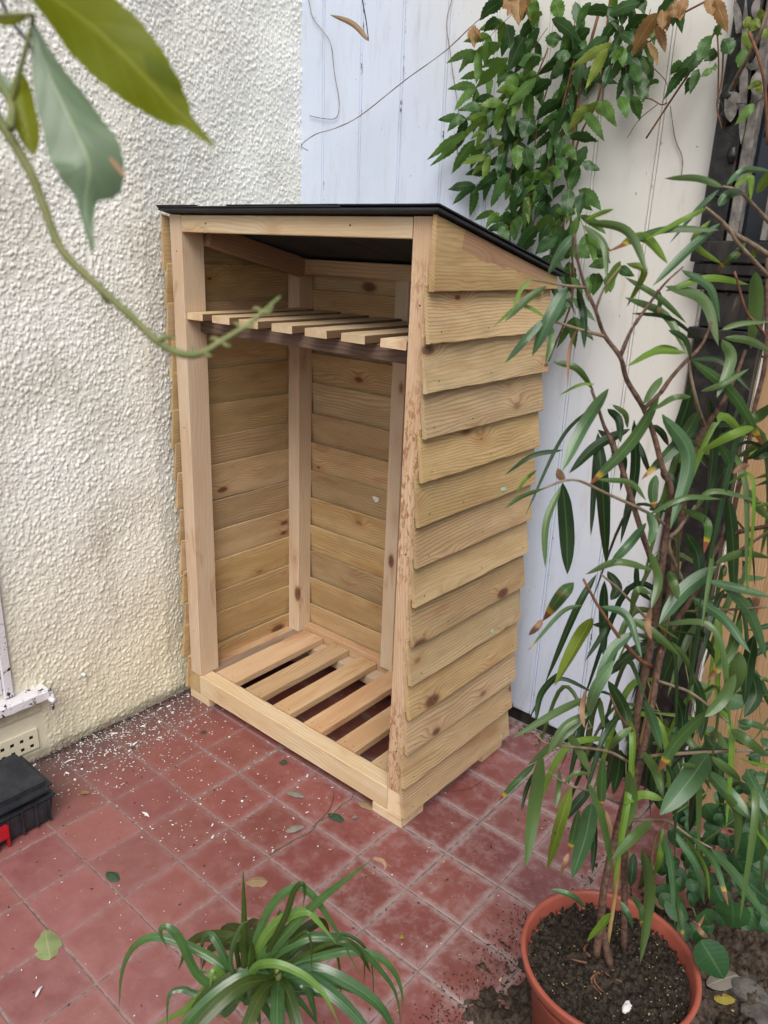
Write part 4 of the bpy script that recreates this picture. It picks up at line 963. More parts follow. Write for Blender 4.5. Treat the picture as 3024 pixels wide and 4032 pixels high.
# fill of shaded leaves round the stems
nodes = [pl(*Z4(x, y), random.uniform(0, .13)) for x, y in ((1000,1300),(960,1600),(900,1900),(1250,1400),(1400,1100),(1300,700),(1480,800),(1180,1700),(1100,1000),(1560,1500),(1500,1200),(1350,1900),(1500,500),(1250,900),(760,1200),(1580,900))] + [pl(*Z5(x, y), random.uniform(0, .12)) for x, y in ((900,300),(1000,500),(1200,300),(1350,600),(1450,250),(820,250),(1500,900),(1250,900),(700,400),(1600,500))]
for q in range(100):
    p = random.choice(nodes) + Vector((random.uniform(-.03, .05), random.uniform(-.03, .05), random.uniform(-.04, .05)))
    a_ = random.uniform(0, 6.28); hd = Vector((math.cos(a_), math.sin(a_), 0)); Ln = random.uniform(.16, .25)
    P = [p, p + hd * Ln * .35 + Vector((0, 0, Ln * random.uniform(-.15, .2))), p + hd * Ln * .55 + Vector((0, 0, -Ln * random.uniform(.35, .85)))]
    leaf('leaf', P, random.uniform(.007, .0135), M[random.choice(['figd', 'figd', 'fig', 'fig', 'figp'])], fig, n=12, roll=random.uniform(-1.2, 1.2), fold=.3)

# ------------------------------------------------------------------ strap leaved plant at the bottom
DR = Vector((.986, -.294, .45))
dr = empty('strap_leaf_plant', (DR.x, DR.y, .25), 'strap leaved green house plant with arching glossy leaves, in front at the bottom', 'plant')
def sl_(zf, pts, wpx, mat='drac', s_=1.8433, off=None, prof=prof_strap, n=22, roll=None):
    o_ = random.uniform(-.03, .03) if off is None else off
    m_ = len(pts) - 1; sp_ = random.uniform(-.05, .05)
    P = [pl(*zf(*q), o_ * min(1, i / 2) + sp_ * (i / m_), DR) for i, q in enumerate(pts)]
    k = (P[0] - CAM).length / FPX / s_
    return leaf('leaf', P, wpx * k * .95, M[mat], dr, n=n, prof=prof, roll=random.uniform(-.35, .35) if roll is None else roll, fold=.28, cross=4, twist=random.uniform(-.6, .6))
B_ = [([(300,1850),(300,1400),(290,940)],46,'dracd'),([(330,1850),(420,1640),(800,1230),(1235,885)],74,'drac'),([(310,1850),(350,1600),(480,1250),(660,1095),(770,1130),(880,1270),(990,1450),(1150,1760)],52,'drac'),
([(310,1850),(390,1560),(540,1350),(740,1265),(840,1350),(980,1520)],62,'dracy'),([(320,1870),(470,1620),(680,1490),(820,1450),(1010,1480),(1160,1570),(1290,1700),(1400,1870),(1440,2120)],58,'drac'),
([(330,1880),(500,1700),(850,1600),(1050,1560),(1250,1590),(1380,1700),(1440,1850),(1450,1990)],54,'drac'),([(310,1860),(360,1700),(440,1650),(570,1660),(740,1740),(850,1840),(920,1950),(1000,2120)],50,'dracy'),
([(320,1880),(420,1810),(560,1830),(700,1920),(850,2120)],72,'drac'),([(320,1890),(420,1880),(560,1940),(740,2120)],62,'drac'),([(300,1900),(370,1940),(420,2120)],72,'drac'),
([(300,1870),(240,1800),(90,1830),(-60,1920),(-200,2120)],56,'dracy'),([(320,1880),(550,1810),(900,1790),(1080,1840),(1230,1920),(1420,2120)],46,'drac'),
([(330,1860),(500,1500),(600,1300),(660,1120),(720,1065),(738,1130),(722,1250)],38,'dracd'),([(340,1860),(560,1650),(640,1500),(740,1420),(780,1500),(790,1740)],30,'dracd'),
([(340,1880),(700,1700),(930,1560),(990,1680),(1000,2040)],24,'dracd'),([(340,1860),(700,1520),(950,1430),(1120,1480),(1220,1640),(1240,2000)],26,'drac'),([(350,1860),(700,1600),(1000,1480),(1130,1540),(1170,1640),(1165,1830)],26,'dracd'),
([(320,1880),(600,1780),(740,1800),(800,1960),(830,2120)],60,'drac'),([(320,1890),(700,1850),(900,1880),(1050,1980),(1190,2120)],50,'drac'),([(320,1880),(560,1740),(700,1700),(860,1790),(1080,1850)],40,'dracy'),
([(290,1880),(230,1500),(150,1500),(60,1560)],34,'dracd'),([(310,1870),(360,1600),(340,1450)],40,'dracd'),([(300,1880),(200,1640),(260,1400),(330,1330)],30,'drac'),([(330,1870),(450,1560),(560,1450),(570,1640)],34,'dracd')]
for pts, wd, mt in B_: sl_(ZB, pts, wd, mt)
for pts, wd, mt in (([(610,800),(560,700),(440,610),(250,540),(140,585),(88,700),(75,870)],34,'drac'),([(600,800),(430,720),(340,550),(285,498),(255,520),(292,600)],32,'drac'),([(600,790),(540,640),(480,535),(442,555),(432,680)],30,'drac'),
        ([(600,810),(420,790),(350,768),(292,800),(285,940)],26,'drac'),([(600,810),(500,740),(360,860),(220,930)],34,'dracy'),([(600,800),(480,700),(370,700)],14,'dracy'),([(600,800),(530,870),(470,840),(380,940)],40,'drac'),
        ([(600,810),(500,690),(470,760)],30,'dracy'),([(600,800),(620,640),(600,560),(540,570)],24,'dracd'),([(600,800),(700,830),(760,950)],40,'drac'),([(600,810),(500,820),(430,940)],44,'drac')):
    sl_(Z6, pts, wd, mt, s_=1.106)
o = sl_(ZB, [(1232,883),(1300,900),(1322,940),(1305,978)], 26, 'dry', off=0); o['label'] = 'dry curled tip of the longest strap leaf'
o = sl_(Z6, [(470,845),(500,880),(560,915)], 30, 'dry', off=-.02); o['label'] = 'short brown dead leaf end'
for q in range(18):
    a_ = random.uniform(0, 6.28); hd = Vector((math.cos(a_), math.sin(a_), 0)); Ln = random.uniform(.12, .2); p = DR + Vector((0, 0, -.02))
    leaf('leaf', [p, p + hd * Ln * .35 + Vector((0, 0, Ln * .15)), p + hd * Ln * .8 + Vector((0, 0, -Ln * .1)), p + hd * Ln + Vector((0, 0, -Ln * .55))], .018, M[random.choice(['drac', 'dracd'])], dr, n=14, prof=prof_strap, roll=random.uniform(-.3, .3))
tube('stem', [(DR.x, DR.y, .15), (DR.x + .005, DR.y, .36), tuple(DR)], (.008, .006, .005), M['gstem'], dr, 8)
pot2 = empty('small_pot', (DR.x, DR.y, 0), 'small terracotta coloured pot under the strap leaved plant', 'plant pot')
lathe('pot_wall', [(.05, .0), (.062, .0), (.080, .15), (.088, .153), (.089, .175), (.082, .175), (.078, .15)], 40, M['terracotta'], pot2, (DR.x, DR.y, 0.001))
lathe('compost', [(.0, .158), (.080, .158)], 32, M['compost'], pot2, (DR.x, DR.y, 0.001))

# ------------------------------------------------------------------ creeper on the boards
cr = empty('creeper', (.9, 1.05, 0), 'leafy climbing creeper hanging over the white boards behind the store roof', 'climber')
def cp(zf, x, y, Y): return on(*zf(x, y), 1, Y)
for k, (pts, r_) in enumerate(((((640,-40),(600,300),(560,620),(430,900),(330,1480)),.003),(((560,100),(470,440),(420,760),(400,1000),(390,1450),(400,1850),(250,2250)),.0035),(((430,300),(330,700),(210,1200),(120,1540)),.0025),
        (((250,300),(150,560),(60,900),(0,1150)),.002),(((300,380),(230,600),(180,800),(140,1200)),.002),(((1320,150),(1150,420),(1030,600),(860,860)),.0028),(((1340,300),(1330,500),(1300,650),(1330,800)),.002),(((1225,10),(1050,110),(860,280),(700,420)),.0022),
        (((620,180),(600,420),(585,640)),.0022),(((1300,160),(1310,380),(1305,640)),.002),(((700,640),(860,610),(950,650),(990,640)),.0018),(((860,380),(990,520),(960,640)),.0012),(((930,650),(820,740),(740,860)),.0010))):
    tube('stem', [cp(Z3, x, y, 1.045 - .01 * (k % 4)) for x, y in pts], (r_, r_ * .8), M['redtwig'], cr, 6)
def wl(zf, a, b, wpx, mat='wis', Y=None, s_=1.3825, par=None):
    Y = random.uniform(.93, 1.03) if Y is None else Y
    A = on(*zf(*a), 1, Y); B = on(*zf(*b), 1, Y + random.uniform(-.03, .03))
    mid = (A + B) / 2 + Vector((random.uniform(-.003, .003), random.uniform(-.006, .006), random.uniform(.001, .008)))
    k = (A - CAM).length / FPX / s_
    return leaf('leaflet', [A, mid, B], wpx * k * (1.15 if wpx < 60 else .95), M[mat], cr if par is None else par, n=17, prof=prof_point, roll=random.uniform(-.6, .6), fold=random.uniform(.1, .5), serr=.085, wave=.07, cross=2)
W2 = [((1210,235),(990,355),62,'wism'),((1245,310),(1060,490),62,'wism'),((1220,0),(1090,110),66,'wis'),((1200,110),(1110,180),60,'wis'),((1330,200),(1240,400),74,'wis'),((1290,400),(1240,540),72,'wism'),((1400,420),(1240,580),52,'wism'),
((1150,590),(1030,640),52,'wism'),((1220,600),(1110,710),42,'wis'),((1040,715),(805,870),44,'wism'),((1010,755),(820,905),34,'wism'),((1065,760),(935,950),60,'wism'),((1110,780),(1040,925),50,'wism'),((1180,770),(1120,840),60,'wis'),
((1230,830),(1190,980),52,'wis'),((1235,935),(1045,1055),60,'wis'),((1250,940),(1150,1130),58,'wis'),((1170,1150),(1060,1200),30,'wism'),((1200,1160),(1120,1250),34,'wism'),((1310,770),(1300,930),82,'wis'),((1370,640),(1320,760),100,'wis'),
((1340,800),(1380,940),72,'wis'),((1300,350),(1450,320),60,'wis'),((1240,620),(1200,680),60,'wis'),((1260,1000),(1230,1090),50,'wism'),((1380,930),(1310,1020),44,'wism'),((1400,940),(1470,1010),46,'wism'),((1230,130),(1260,270),60,'wis'),
((1420,60),(1380,160),60,'wism'),((1320,480),(1230,600),50,'wism'),((1240,570),(1170,700),46,'wism'),((1250,1150),(1210,1260),60,'wis'),((1200,1230),(1250,1320),50,'wis'),((1130,730),(1040,760),20,'wism')]
for a, b, wd, mt in W2: wl(Z2, a, b, wd, mt)
W3 = [((650,270),(380,430),50,'wisy'),((620,300),(485,550),54,'wisy'),((640,280),(560,380),50,'wisy'),((680,290),(720,420),50,'wism'),((720,290),(640,400),44,'wism'),((560,630),(255,920),60,'wisy'),((500,650),(370,830),46,'wisy'),((470,700),(600,880),60,'wism'),
((590,620),(675,790),66,'wism'),((540,650),(640,740),50,'wism'),((690,600),(740,740),52,'wism'),((770,600),(820,750),58,'wis'),((810,480),(840,640),80,'wis'),((760,400),(830,520),66,'wis'),((740,400),(720,540),50,'wis'),((880,420),(900,490),52,'wis'),
((640,400),(590,560),40,'wis'),((480,480),(690,520),40,'wis'),((340,910),(430,1000),62,'wism'),((380,850),(560,880),56,'wis'),((460,1010),(575,1060),50,'wis'),((440,1030),(370,1210),70,'wis'),((300,980),(370,1060),70,'wis'),((60,900),(60,1060),90,'wism'),
((130,900),(150,1060),80,'wis'),((80,750),(90,880),110,'wis'),((440,1180),(580,1310),72,'wis'),((470,1190),(440,1360),60,'wis'),((380,1170),(370,1350),80,'wis'),((240,1180),(160,1270),60,'wis'),((230,1260),(160,1370),60,'wis'),((280,1340),(150,1490),60,'wism'),
((300,1370),(280,1470),70,'wism'),((420,1330),(280,1330),60,'wism'),((310,1470),(180,1580),60,'wis'),((100,1130),(60,1230),60,'wis'),((200,1060),(80,1160),50,'wism'),((240,1060),(320,1120),60,'wism'),((400,1540),(510,1600),100,'wis'),((500,1560),(640,1640),50,'wis'),
((620,1640),(500,1660),70,'wis'),((680,1660),(790,1720),60,'wis'),((560,1700),(530,1840),90,'wis'),((620,1700),(640,1820),70,'wis'),((500,1720),(500,1880),60,'wis'),((400,1700),(320,1700),70,'wis'),((330,1600),(240,1640),40,'wis'),((400,1580),(330,1620),50,'wis'),
((1270,220),(1180,390),70,'wis'),((1220,300),(1100,480),70,'wis'),((1180,330),(1000,560),60,'wis'),((1120,420),(970,620),60,'wis'),((1340,240),(1380,340),80,'wis'),((1300,320),(1220,380),60,'wis'),((1150,470),(1100,590),50,'wis'),((1190,430),(1130,590),46,'wis'),
((1260,420),(1200,480),34,'wism'),((1280,410),(1290,440),30,'wism'),((1330,180),(1300,230),60,'wism'),((1090,400),(1010,470),50,'wis'),((280,0),(330,140),80,'wism'),((180,0),(130,110),60,'wism'),((700,20),(710,160),80,'wis'),((810,0),(850,90),70,'wis'),
((420,160),(350,330),60,'wism'),((440,180),(430,300),60,'wisy'),((300,200),(280,300),100,'wis'),((160,240),(60,390),60,'wis'),((80,210),(40,330),70,'wis'),((650,-20),(655,70),36,'wism'),((200,350),(90,480),50,'wis'),((380,370),(290,350),80,'wis'),((350,390),(260,500),80,'wis'),
((930,80),(770,350),84,'wisb'),((960,60),(960,190),60,'wisb'),((1000,60),(990,200),50,'wisb'),((1050,0),(1070,130),72,'wisb'),((1110,-20),(1060,120),60,'wisb'),((1250,-30),(1270,100),60,'wisb'),((1290,-10),(1370,210),72,'wisb'),((870,260),(930,410),34,'wisb'),
((60,-30),(90,130),90,'wisb'),((-10,-30),(30,60),90,'wisb'),((920,160),(980,330),44,'wisb'),((1020,20),(1030,110),50,'wisb'),((940,510),(860,550),24,'wis'),((840,-20),(760,60),60,'wis'),((1570,120),(1500,200),50,'wisy'),((1460,140),(1540,210),60,'wisy'),
((1480,190),(1510,330),60,'wisy'),((1460,300),(1430,420),60,'wism'),((1530,640),(1410,780),44,'wism'),((1580,520),(1480,560),30,'wisy'),((1560,530),(1580,590),30,'wisy'),((1600,80),(1560,130),60,'wisy'),((1640,200),(1560,220),60,'wisy')]
for a, b, wd, mt in W3: wl(Z3, a, b, wd, mt, s_=1.58)
for (a, b, wd) in (((1065,135),(1060,265),36), ((1050,150),(1025,215),26), ((1075,150),(1100,210),26), ((1280,-20),(1240,90),60), ((1310,-20),(1305,140),60), ((1340,-20),(1365,110),50)): wl(Z2, a, b, wd, 'wisb')
cr2 = MB(); cr2uv = []
def inmass(x, y):  # x,y in 1659-wide picture
    L_ = np.interp(y, [-30, 60, 160, 250, 330, 420, 520, 600, 650], [1110, 1100, 1130, 1080, 1090, 1110, 1120, 1190, 1210]); R_ = np.interp(y, [-30, 40, 90, 150, 200, 260, 330, 440, 520, 600, 650], [1560, 1470, 1340, 1290, 1260, 1235, 1290, 1270, 1215, 1290, 1300])
    return L_ < x < R_
FU, UVU = None, []
fills = 0
def spray(x, y, ang, n, ln):
    Y = random.uniform(.94, 1.04); c, s_ = math.cos(ang), math.sin(ang); L_ = ln * (n / 2) * .62
    P = [(x + c * L_ * t, y + s_ * L_ * t + 10 * t * t) for t in np.linspace(0, 1, n // 2 + 1)]
    tube('stem', [on(px * 1.8228, py * 1.8228, 1, Y) for px, py in P], (.0009, .0006), M['redtwig'], cr, 5)
    mt = random.choice(['wis', 'wis', 'wism', 'wism', 'wisl'])
    for k, (px, py) in enumerate(P[1:]):
        for sd in ((-1, 1) if k < len(P) - 2 else (-1, 0, 1)):
            a_ = ang + sd * random.uniform(.55, .85); q = ln * random.uniform(.8, 1.1) * (.8 if k == 0 else 1)
            bx, by = px + math.cos(a_) * q, py + math.sin(a_) * q + q * .22
            wl(lambda u, v: (u, v), (px * 1.8228, py * 1.8228), (bx * 1.8228, by * 1.8228), random.uniform(24, 31), mt, Y=Y, s_=1.0)
for (x, y, a_) in ((1110,20,2.4),(1180,60,2.2),(1250,40,1.6),(1120,110,2.5),(1190,130,2.3),(1150,180,2.6),(1230,180,1.9),(1150,260,2.5),(1200,300,2.0),(1130,330,2.6),(1180,380,2.3),(1230,390,1.2),(1150,440,2.4),(1200,470,1.7),(1330,30,1.4),(1400,20,1.8),(1230,560,1.5),(1100,200,2.7)):
    spray(x + random.uniform(-10, 10), y, a_, 6, random.uniform(50, 66)); fills += 9
while fills < 250:
    x = random.uniform(1060, 1480); y = random.uniform(-30, 640)
    if not inmass(x, y) : continue
    if y > 160 and x > 1250 and random.random() < .7: continue
    Y = random.uniform(.985, 1.055); a_ = random.gauss(math.pi / 2 + .35, .45); ln = random.uniform(55, 88)
    a = (x * 1.8228, y * 1.8228); b = ((x + ln * math.cos(a_)) * 1.8228, (y + ln * math.sin(a_)) * 1.8228)
    if fills >= 170:
        A = on(*a, 1, min(Y + .02, 1.065)); B_e = on(*b, 1, min(Y + .02, 1.065)); V, F, UV = leaf_geo([A, (A + B_e) / 2 + Vector((0, -.004, .004)), B_e], random.uniform(30, 50) * .00075, n=10, prof=prof_point, roll=random.uniform(-.7, .7), fold=.3, cross=2, serr=.08)
        cr2.add(V, F); cr2uv += UV; fills += 1; continue
    wl(lambda u, v: (u, v), a, b, random.uniform(26, 37) , random.choice(['wis', 'wis', 'wis', 'wism', 'wism', 'wis', 'wisl']), Y=Y, s_=1.0, par=cr); fills += 1
tag(mesh('shaded_leaves', cr2.V, cr2.F, M['wis'], cr, None, True, cr2uv), kind='stuff')
# dead tendrils lying on the boards
def tend(pts, r_, label, mat='tendril', zf=Z2, Y=1.074, lift=0):
    o = tube('tendril', [on(*zf(x, y), 1, Y - (lift if 0 < i < len(pts) - 1 else 0)) for i, (x, y) in enumerate(pts)], r_, M[mat], None, 6, jitter=.25); return tag(o, label, 'tendril', 'thin stems over the white boards')
tend([(155,-30),(180,90),(230,160),(280,240),(300,400),(325,550),(310,640),(240,645),(165,630)], .0011, 'wavy brown dead tendril hooked at its lower end, nearest the cream wall')
tend([(1240,-20),(1060,130),(900,280),(680,440),(440,630),(300,700),(200,730),(120,790),(155,820)], .0013, 'long straight tan tendril slanting across the white boards', 'twig', lift=.02, Y=1.05)
tend([(945,-20),(910,120),(930,280),(945,400),(970,560),(985,690),(970,760),(970,860)], .0010, 'kinked thin tendril hanging down the boards left of the creeper')
tend([(1010,660),(1040,860),(1085,980),(1080,1090)], .0011, 'fine curved tendril hanging in the bare patch right of the creeper', zf=Z3)
tend([(35,-20),(45,120),(40,200),(30,260)], .0009, 'short wavy tendril on the edge of the cream wall', Y=1.07)
t = empty('hanging_twig', on(*Z2(445, -20), 1, .6), 'dark hanging twig with one narrow dry leaf, in front of the white boards', 'twig')
tube('stem', [on(*Z2(440, -60), 1, .6), on(*Z2(470, 100), 1, .6), on(*Z2(485, 215), 1, .6)], (.0015, .001), M['iron'], t, 6)
leaf('leaf', [on(*Z2(488, 225), 1, .6), on(*Z2(400, 130), 1, .605), on(*Z2(275, 80), 1, .61)], .012, M['dropb'], t, n=12, prof=prof_lance, fold=.5)
# silvery dead stems over the dark window
for k, pts in enumerate(([(1410,0),(1440,160),(1420,210)],[(1480,-20),(1470,400),(1460,700),(1450,900)],[(1560,-20),(1540,60),(1560,130)],[(1600,260),(1540,400),(1480,410)])):
    o = leaf('bark_strip', [cp(Z3, x, y, 1.03) for x, y in pts], .016, M['grey'], pil, n=10, prof=prof_lance, fold=.2)
for k, (a, b) in enumerate((((1380,560),(1385,760)), ((1410,570),(1400,700)), ((1545,450),(1550,600)))):
    leaf('bark_strip', [cp(Z3, *a, 1.02), cp(Z3, (a[0] + b[0]) / 2 + 4, (a[1] + b[1]) / 2, 1.018), cp(Z3, *b, 1.02)], .026, M['grey'], pil, n=10, prof=prof_lance, fold=.2)
for (c, r_) in (((1375,610),.020),((1370,715),.016),((1385,660),.015),((1395,965),.013)):
    P = cp(Z3, *c, 1.035); V, F = tube_geo([P + Vector((0, 0, -r_ * 1.3)), P, P + Vector((0, 0, r_ * 1.3))], (r_ * .4, r_, r_ * .5), 9, 6, .1); mesh('rusty_knob', V, F, M['iron'], pil, None, True)
st2 = empty('climber_stem', cp(Z3, 1560, 400, .9), 'brown climbing stems crossing in front of the dark window', 'climber')
tube('stem', [cp(Z3, 1640, -20, .9), cp(Z3, 1580, 180, .9), cp(Z3, 1510, 330, .92), cp(Z3, 1440, 450, .95), cp(Z3, 1390, 560, 1.0)], (.004, .0045), M['twig'], st2, 8, jitter=.08)
tube('stem', [cp(Z3, 1500, 200, .9), cp(Z3, 1560, 360, .9), cp(Z3, 1600, 560, .92), cp(Z3, 1615, 900, .95)], (.0032, .003), M['redtwig'], st2, 8)
tube('wire', [cp(Z3, 1300, 640, 1.02), cp(Z3, 1440, 645, 1.02), cp(Z3, 1540, 640, 1.01), cp(Z3, 1640, 560, 1.0)], .0008, M['iron'], st2, 5)

# ------------------------------------------------------------------ blurred vine close to the lens
vine = empty('near_vine', dep(0, 500, .42), 'out of focus green vine shoot curving in from the top left', 'vine')
ST = [(-260,250),(-120,450),(-40,600),(70,770),(170,950),(230,1100),(330,1350),(500,1530),(700,1710),(870,1870),(1000,1930),(1100,1920),(1200,1860),(1330,1780),(1430,1700),(1525,1615)]
sv = [dep(*Z1(x, y), .40 + i * .0035) for i, (x, y) in enumerate(ST)]
tube('stem', sv, (.0034, .0030, .0026, .0024, .0022, .0022, .0020, .0015, .0010), M['gstem'], vine, 10, jitter=.05)
for i in (11, 12, 13, 14):
    for s_ in (-1, 1): tube('bud', [sv[i], sv[i] + RT * .004 * s_ + UP * .003 * random.uniform(-1, 1), sv[i] + RT * .006 * s_ + UP * .006 * random.uniform(-.6, 1)], (.0013, .0012, .0004), M['gstem'], vine, 6)
tube('bud', [dep(*Z1(540, 1540), .43), dep(*Z1(560, 1610), .43), dep(*Z1(600, 1670), .43)], (.0018, .0014, .0006), M['gstem'], vine, 6)
tube('bud', [dep(*Z1(860, 1860), .43), dep(*Z1(900, 1835), .43), dep(*Z1(950, 1840), .43)], (.0016, .0016, .0008), M['gstem'], vine, 6)
def prof_A(t): return np.interp(t, [0, .1, .3, .45, .6, .72, .8, .82, .9, 1], [.12, .42, .95, 1, .86, .6, .38, .22, .12, .03])
def prof_B(t): return np.interp(t, [0, .08, .3, .5, .68, .74, .78, .88, 1], [.04, .18, .72, 1, .93, .70, .30, .16, .02])
def nleaf(pts, wpx, mat, prof, d0=.40, d1=.41, **k):
    P = [dep(*Z1(x, y), d0 + (d1 - d0) * i / (len(pts) - 1)) for i, (x, y) in enumerate(pts)]
    return leaf('leaf', P, wpx / 1.3825 / FPX * d0, M[mat], vine, n=40, prof=prof, serr=.02, cross=6, **k)
nleaf([(110,-130),(330,20),(560,200),(790,425),(985,630),(1165,795)], 400, 'foreA', prof_A, .38, .40, fold=.12, roll=.1, wave=.05)
nleaf([(780,300),(880,410),(940,460),(990,525)], 110, 'foreA', prof_lance, .39, .395, fold=.2)
nleaf([(175,120),(270,400),(400,680),(490,900),(470,1100),(505,1375)], 390, 'foreB', prof_B, .40, .41, fold=.15, roll=-.2, wave=.03)
nleaf([(110,380),(120,560),(150,700),(183,850)], 130, 'foreA', prof_lance, .41, .41, fold=.3)
nleaf([(-30,120),(70,105),(150,85)], 50, 'foreA', prof_lance, .40, .40, fold=.3)
nleaf([(590,850),(640,910),(680,965)], 26, 'dry', prof_lance, .405, .405, fold=.3)
nleaf([(-60,440),(0,450),(60,500)], 90, 'foreB', prof_lance, .41, .41, fold=.3)
tube('stalk', [dep(*Z1(-20, -60), .43), dep(*Z1(60, 110), .43), dep(*Z1(160, 245), .43), dep(*Z1(240, 420), .43)], (.0012, .0010), M['iron'], vine, 6)
tube('stalk', [dep(*Z1(-40, 400), .41), dep(*Z1(60, 560), .41), dep(*Z1(60, 700), .40)], (.0022, .0022), M['gstem'], vine, 6)
tube('stalk', [dep(*Z1(60, 560), .41), dep(*Z1(110, 380), .405), dep(*Z1(175, 120), .40), dep(*Z1(150, 80), .38), dep(*Z1(-40, 90), .39)], (.0014, .0012, .0012), M['gstem'], vine, 6)

# ------------------------------------------------------------------ undergrowth behind the pot
ug = empty('rose_undergrowth', (1.45, .75, 0), 'low green leafy undergrowth between the pot and the timber fence', 'shrub')
def ov(px, py, w_, h_, ang, Y, zf=Z5, s_=1.476, mat='rose'):
    c = on(*zf(px, py), 1, Y); k = (c - CAM).length / FPX / s_
    d = RT * math.sin(ang) + UP * math.cos(ang); d = (d + FW * random.uniform(-.5, .5)).normalized()
    return leaf('leaf', [c - d * h_ * k / 2, c + FW * -.004, c + d * h_ * k / 2], w_ * k, M[mat], ug, n=14, prof=prof_oval, fold=.18, serr=.03, roll=random.uniform(-.4, .4))
for (px, py, w_, h_, a_, Y) in ((1555,1090,190,240,2.8,.55),(1450,1480,190,230,2.9,.40),(1335,1740,190,240,2.6,.30),(1600,1040,120,220,2.4,.6),(1600,1340,130,200,2.3,.55),(1270,180,130,130,1.5,.95),(1460,230,130,130,2,.95),(1440,30,150,110,1.5,.98),
        (1120,600,130,110,1.6,.9),(1250,760,120,140,2,.8),(1340,900,140,160,2.5,.7),(1230,1150,110,130,2.6,.6),(1140,1250,100,120,2,.6),(1230,1270,90,110,2.8,.55),(1230,1360,90,100,2.5,.55),(1180,900,140,170,2.6,.7),(1400,900,150,120,1.8,.8),(1500,1200,110,150,2.6,.6),
        (1130,1450,120,150,2.2,.45),(1300,1500,130,150,2.6,.45),(1380,1380,120,140,2.7,.5),(1270,1600,110,130,2.4,.35),(1560,1500,120,120,2.7,.5),(1060,1350,110,130,1.8,.55)):
    ov(px, py, w_ * .82, h_ * .85, a_, Y)
for q in range(150):
    px = random.uniform(1030, 1680); py = random.triangular(150, 1650, 1150); Y = np.interp(py, [100, 1700], [.98, .45]) + random.uniform(-.05, .08)
    ov(px, py, random.uniform(38, 78), random.uniform(48, 95), random.uniform(1.4, 3.2), min(Y, 1.02))
for q in range(16):
    x = random.uniform(1.12, 1.75); y = random.uniform(.5, 1.0); tube('stem', [(x, y, 0), (x + random.uniform(-.05, .05), y + random.uniform(-.04, .04), random.uniform(.15, .3)), (x + random.uniform(-.1, .1), min(1.03, y + random.uniform(-.05, .05)), random.uniform(.3, .65))], (.002, .0012), M['gstem'], ug, 5)

# ------------------------------------------------------------------ litter on the tiles
def wallside():
    if random.random() < .74: x = -.30 + abs(random.gauss(0, .12))
    else: x = -.30 + random.uniform(0, .75)
    y = random.gauss(.20, .17)
    if x < -.30 or x > 1.0 or y > .60: return None
    if -.23 < x < -.03 and -.46 < y < -.12: return None
    return (x, y, .0002)
litter('paint_flakes', 1050, wallside, (.0010, .0030), M['flake'], patio, flat=.15)
litter('paint_flakes', 70, wallside, (.003, .0065), M['flake'], patio, flat=.2)
litter('dust_crumbs', 130, lambda: (random.uniform(-.28, 1.05), random.uniform(-.4, .46), .0002), (.0010, .0026), M['flake'], patio, flat=.15)
litter('wood_crumbs', 120, lambda: (random.uniform(-.28, 1.15), random.uniform(-.5, .9), .0002), (.0014, .0034), M['chip'], patio, flat=.2)
litter('dark_crumbs', 220, lambda: (random.uniform(-.28, 1.15), random.uniform(-.5, .9), .0002), (.0012, .0034), M['soil'], patio, flat=.3)
litter('dirt_line', 900, lambda: ((wall_x(0) + .006 + abs(random.gauss(0, .010)), random.uniform(-.2, .46), .0002) if random.random() < .5 else (random.uniform(.62, 1.2), 1.075 - abs(random.gauss(0, .03)), .0002)), (.0015, .004), M['soil'], patio, flat=.6)
def soil_pt():
    x = random.uniform(1.05, 1.8); y = random.uniform(-.2, .7); return (x, y, .018)
litter('soil_crumbs', 1500, soil_pt, (.002, .007), M['soil'], None, flat=1.0, label='dark crumbs of earth scattered over the planting bed')
litter('soil_bits', 160, soil_pt, (.002, .005), M['chip'], None, flat=.4, zlift=.006, label='pale chips scattered over the planting bed')
litter('spilt_compost', 700, lambda: (random.gauss(1.03, .035), random.uniform(.0, .46), .0005), (.001, .003), M['soil'], patio, flat=.6)
def drop(name, zf, a, b, wpx, mat, label, s_, cat='leaf', lift=.004, prof=prof_oval, group=None, gz=0.0):
    A = on(*zf(*a), 2, .002 + gz); B = on(*zf(*b), 2, .003 + gz); k = (A - CAM).length / FPX / s_
    o = leaf(name, [A, (A + B) / 2 + Vector((0, 0, lift)), B], wpx * k, M[mat], None, n=14, prof=prof, view=Vector((0, 0, -1)), fold=.25, serr=.01, wave=.025)
    return tag(o, label, cat, group)
drop('fallen_leaf', ZA, (358,1752), (315,1545), 150, 'drop', 'pale green oval fallen leaf lying on the red tiles at the lower left', 1.7956)
drop('fallen_leaf', ZA, (838,1200), (752,1138), 66, 'dropd', 'small dark green fallen leaf flat on the tiles right of the toolbox', 1.7956)
drop('fallen_leaf', ZB, (470,1050), (302,1060), 90, 'dropb', 'brown curled fallen leaf behind the strap leaved plant', 1.8433)
drop('fallen_leaf', ZB, (905,560), (1025,615), 66, 'dropd', 'grey green fallen leaf on a dead twig before the store corner', 1.8433)
drop('fallen_leaf', ZB, (550,185), (612,190), 50, 'dropd', 'small crumpled olive leaf under the middle of the front rail', 1.8433)
drop('fallen_leaf', ZB, (610,400), (735,440), 60, 'dropgrey', 'larger crumpled grey dead leaf in front of the front rail', 1.8433)
drop('fallen_leaf', ZB, (600,690), (735,650), 60, 'dropgrey', 'pale grey shrivelled leaf at the lower end of the dead twig', 1.8433)
drop('fallen_leaf', ZB, (1130,470), (1235,530), 70, 'dropb', 'dark curled dead leaf tucked against the right front foot block', 1.8433)
drop('fallen_leaf', ZB, (1080,590), (1130,580), 36, 'dropgrey', 'tiny pale crumpled leaf left of the right foot block', 1.8433)
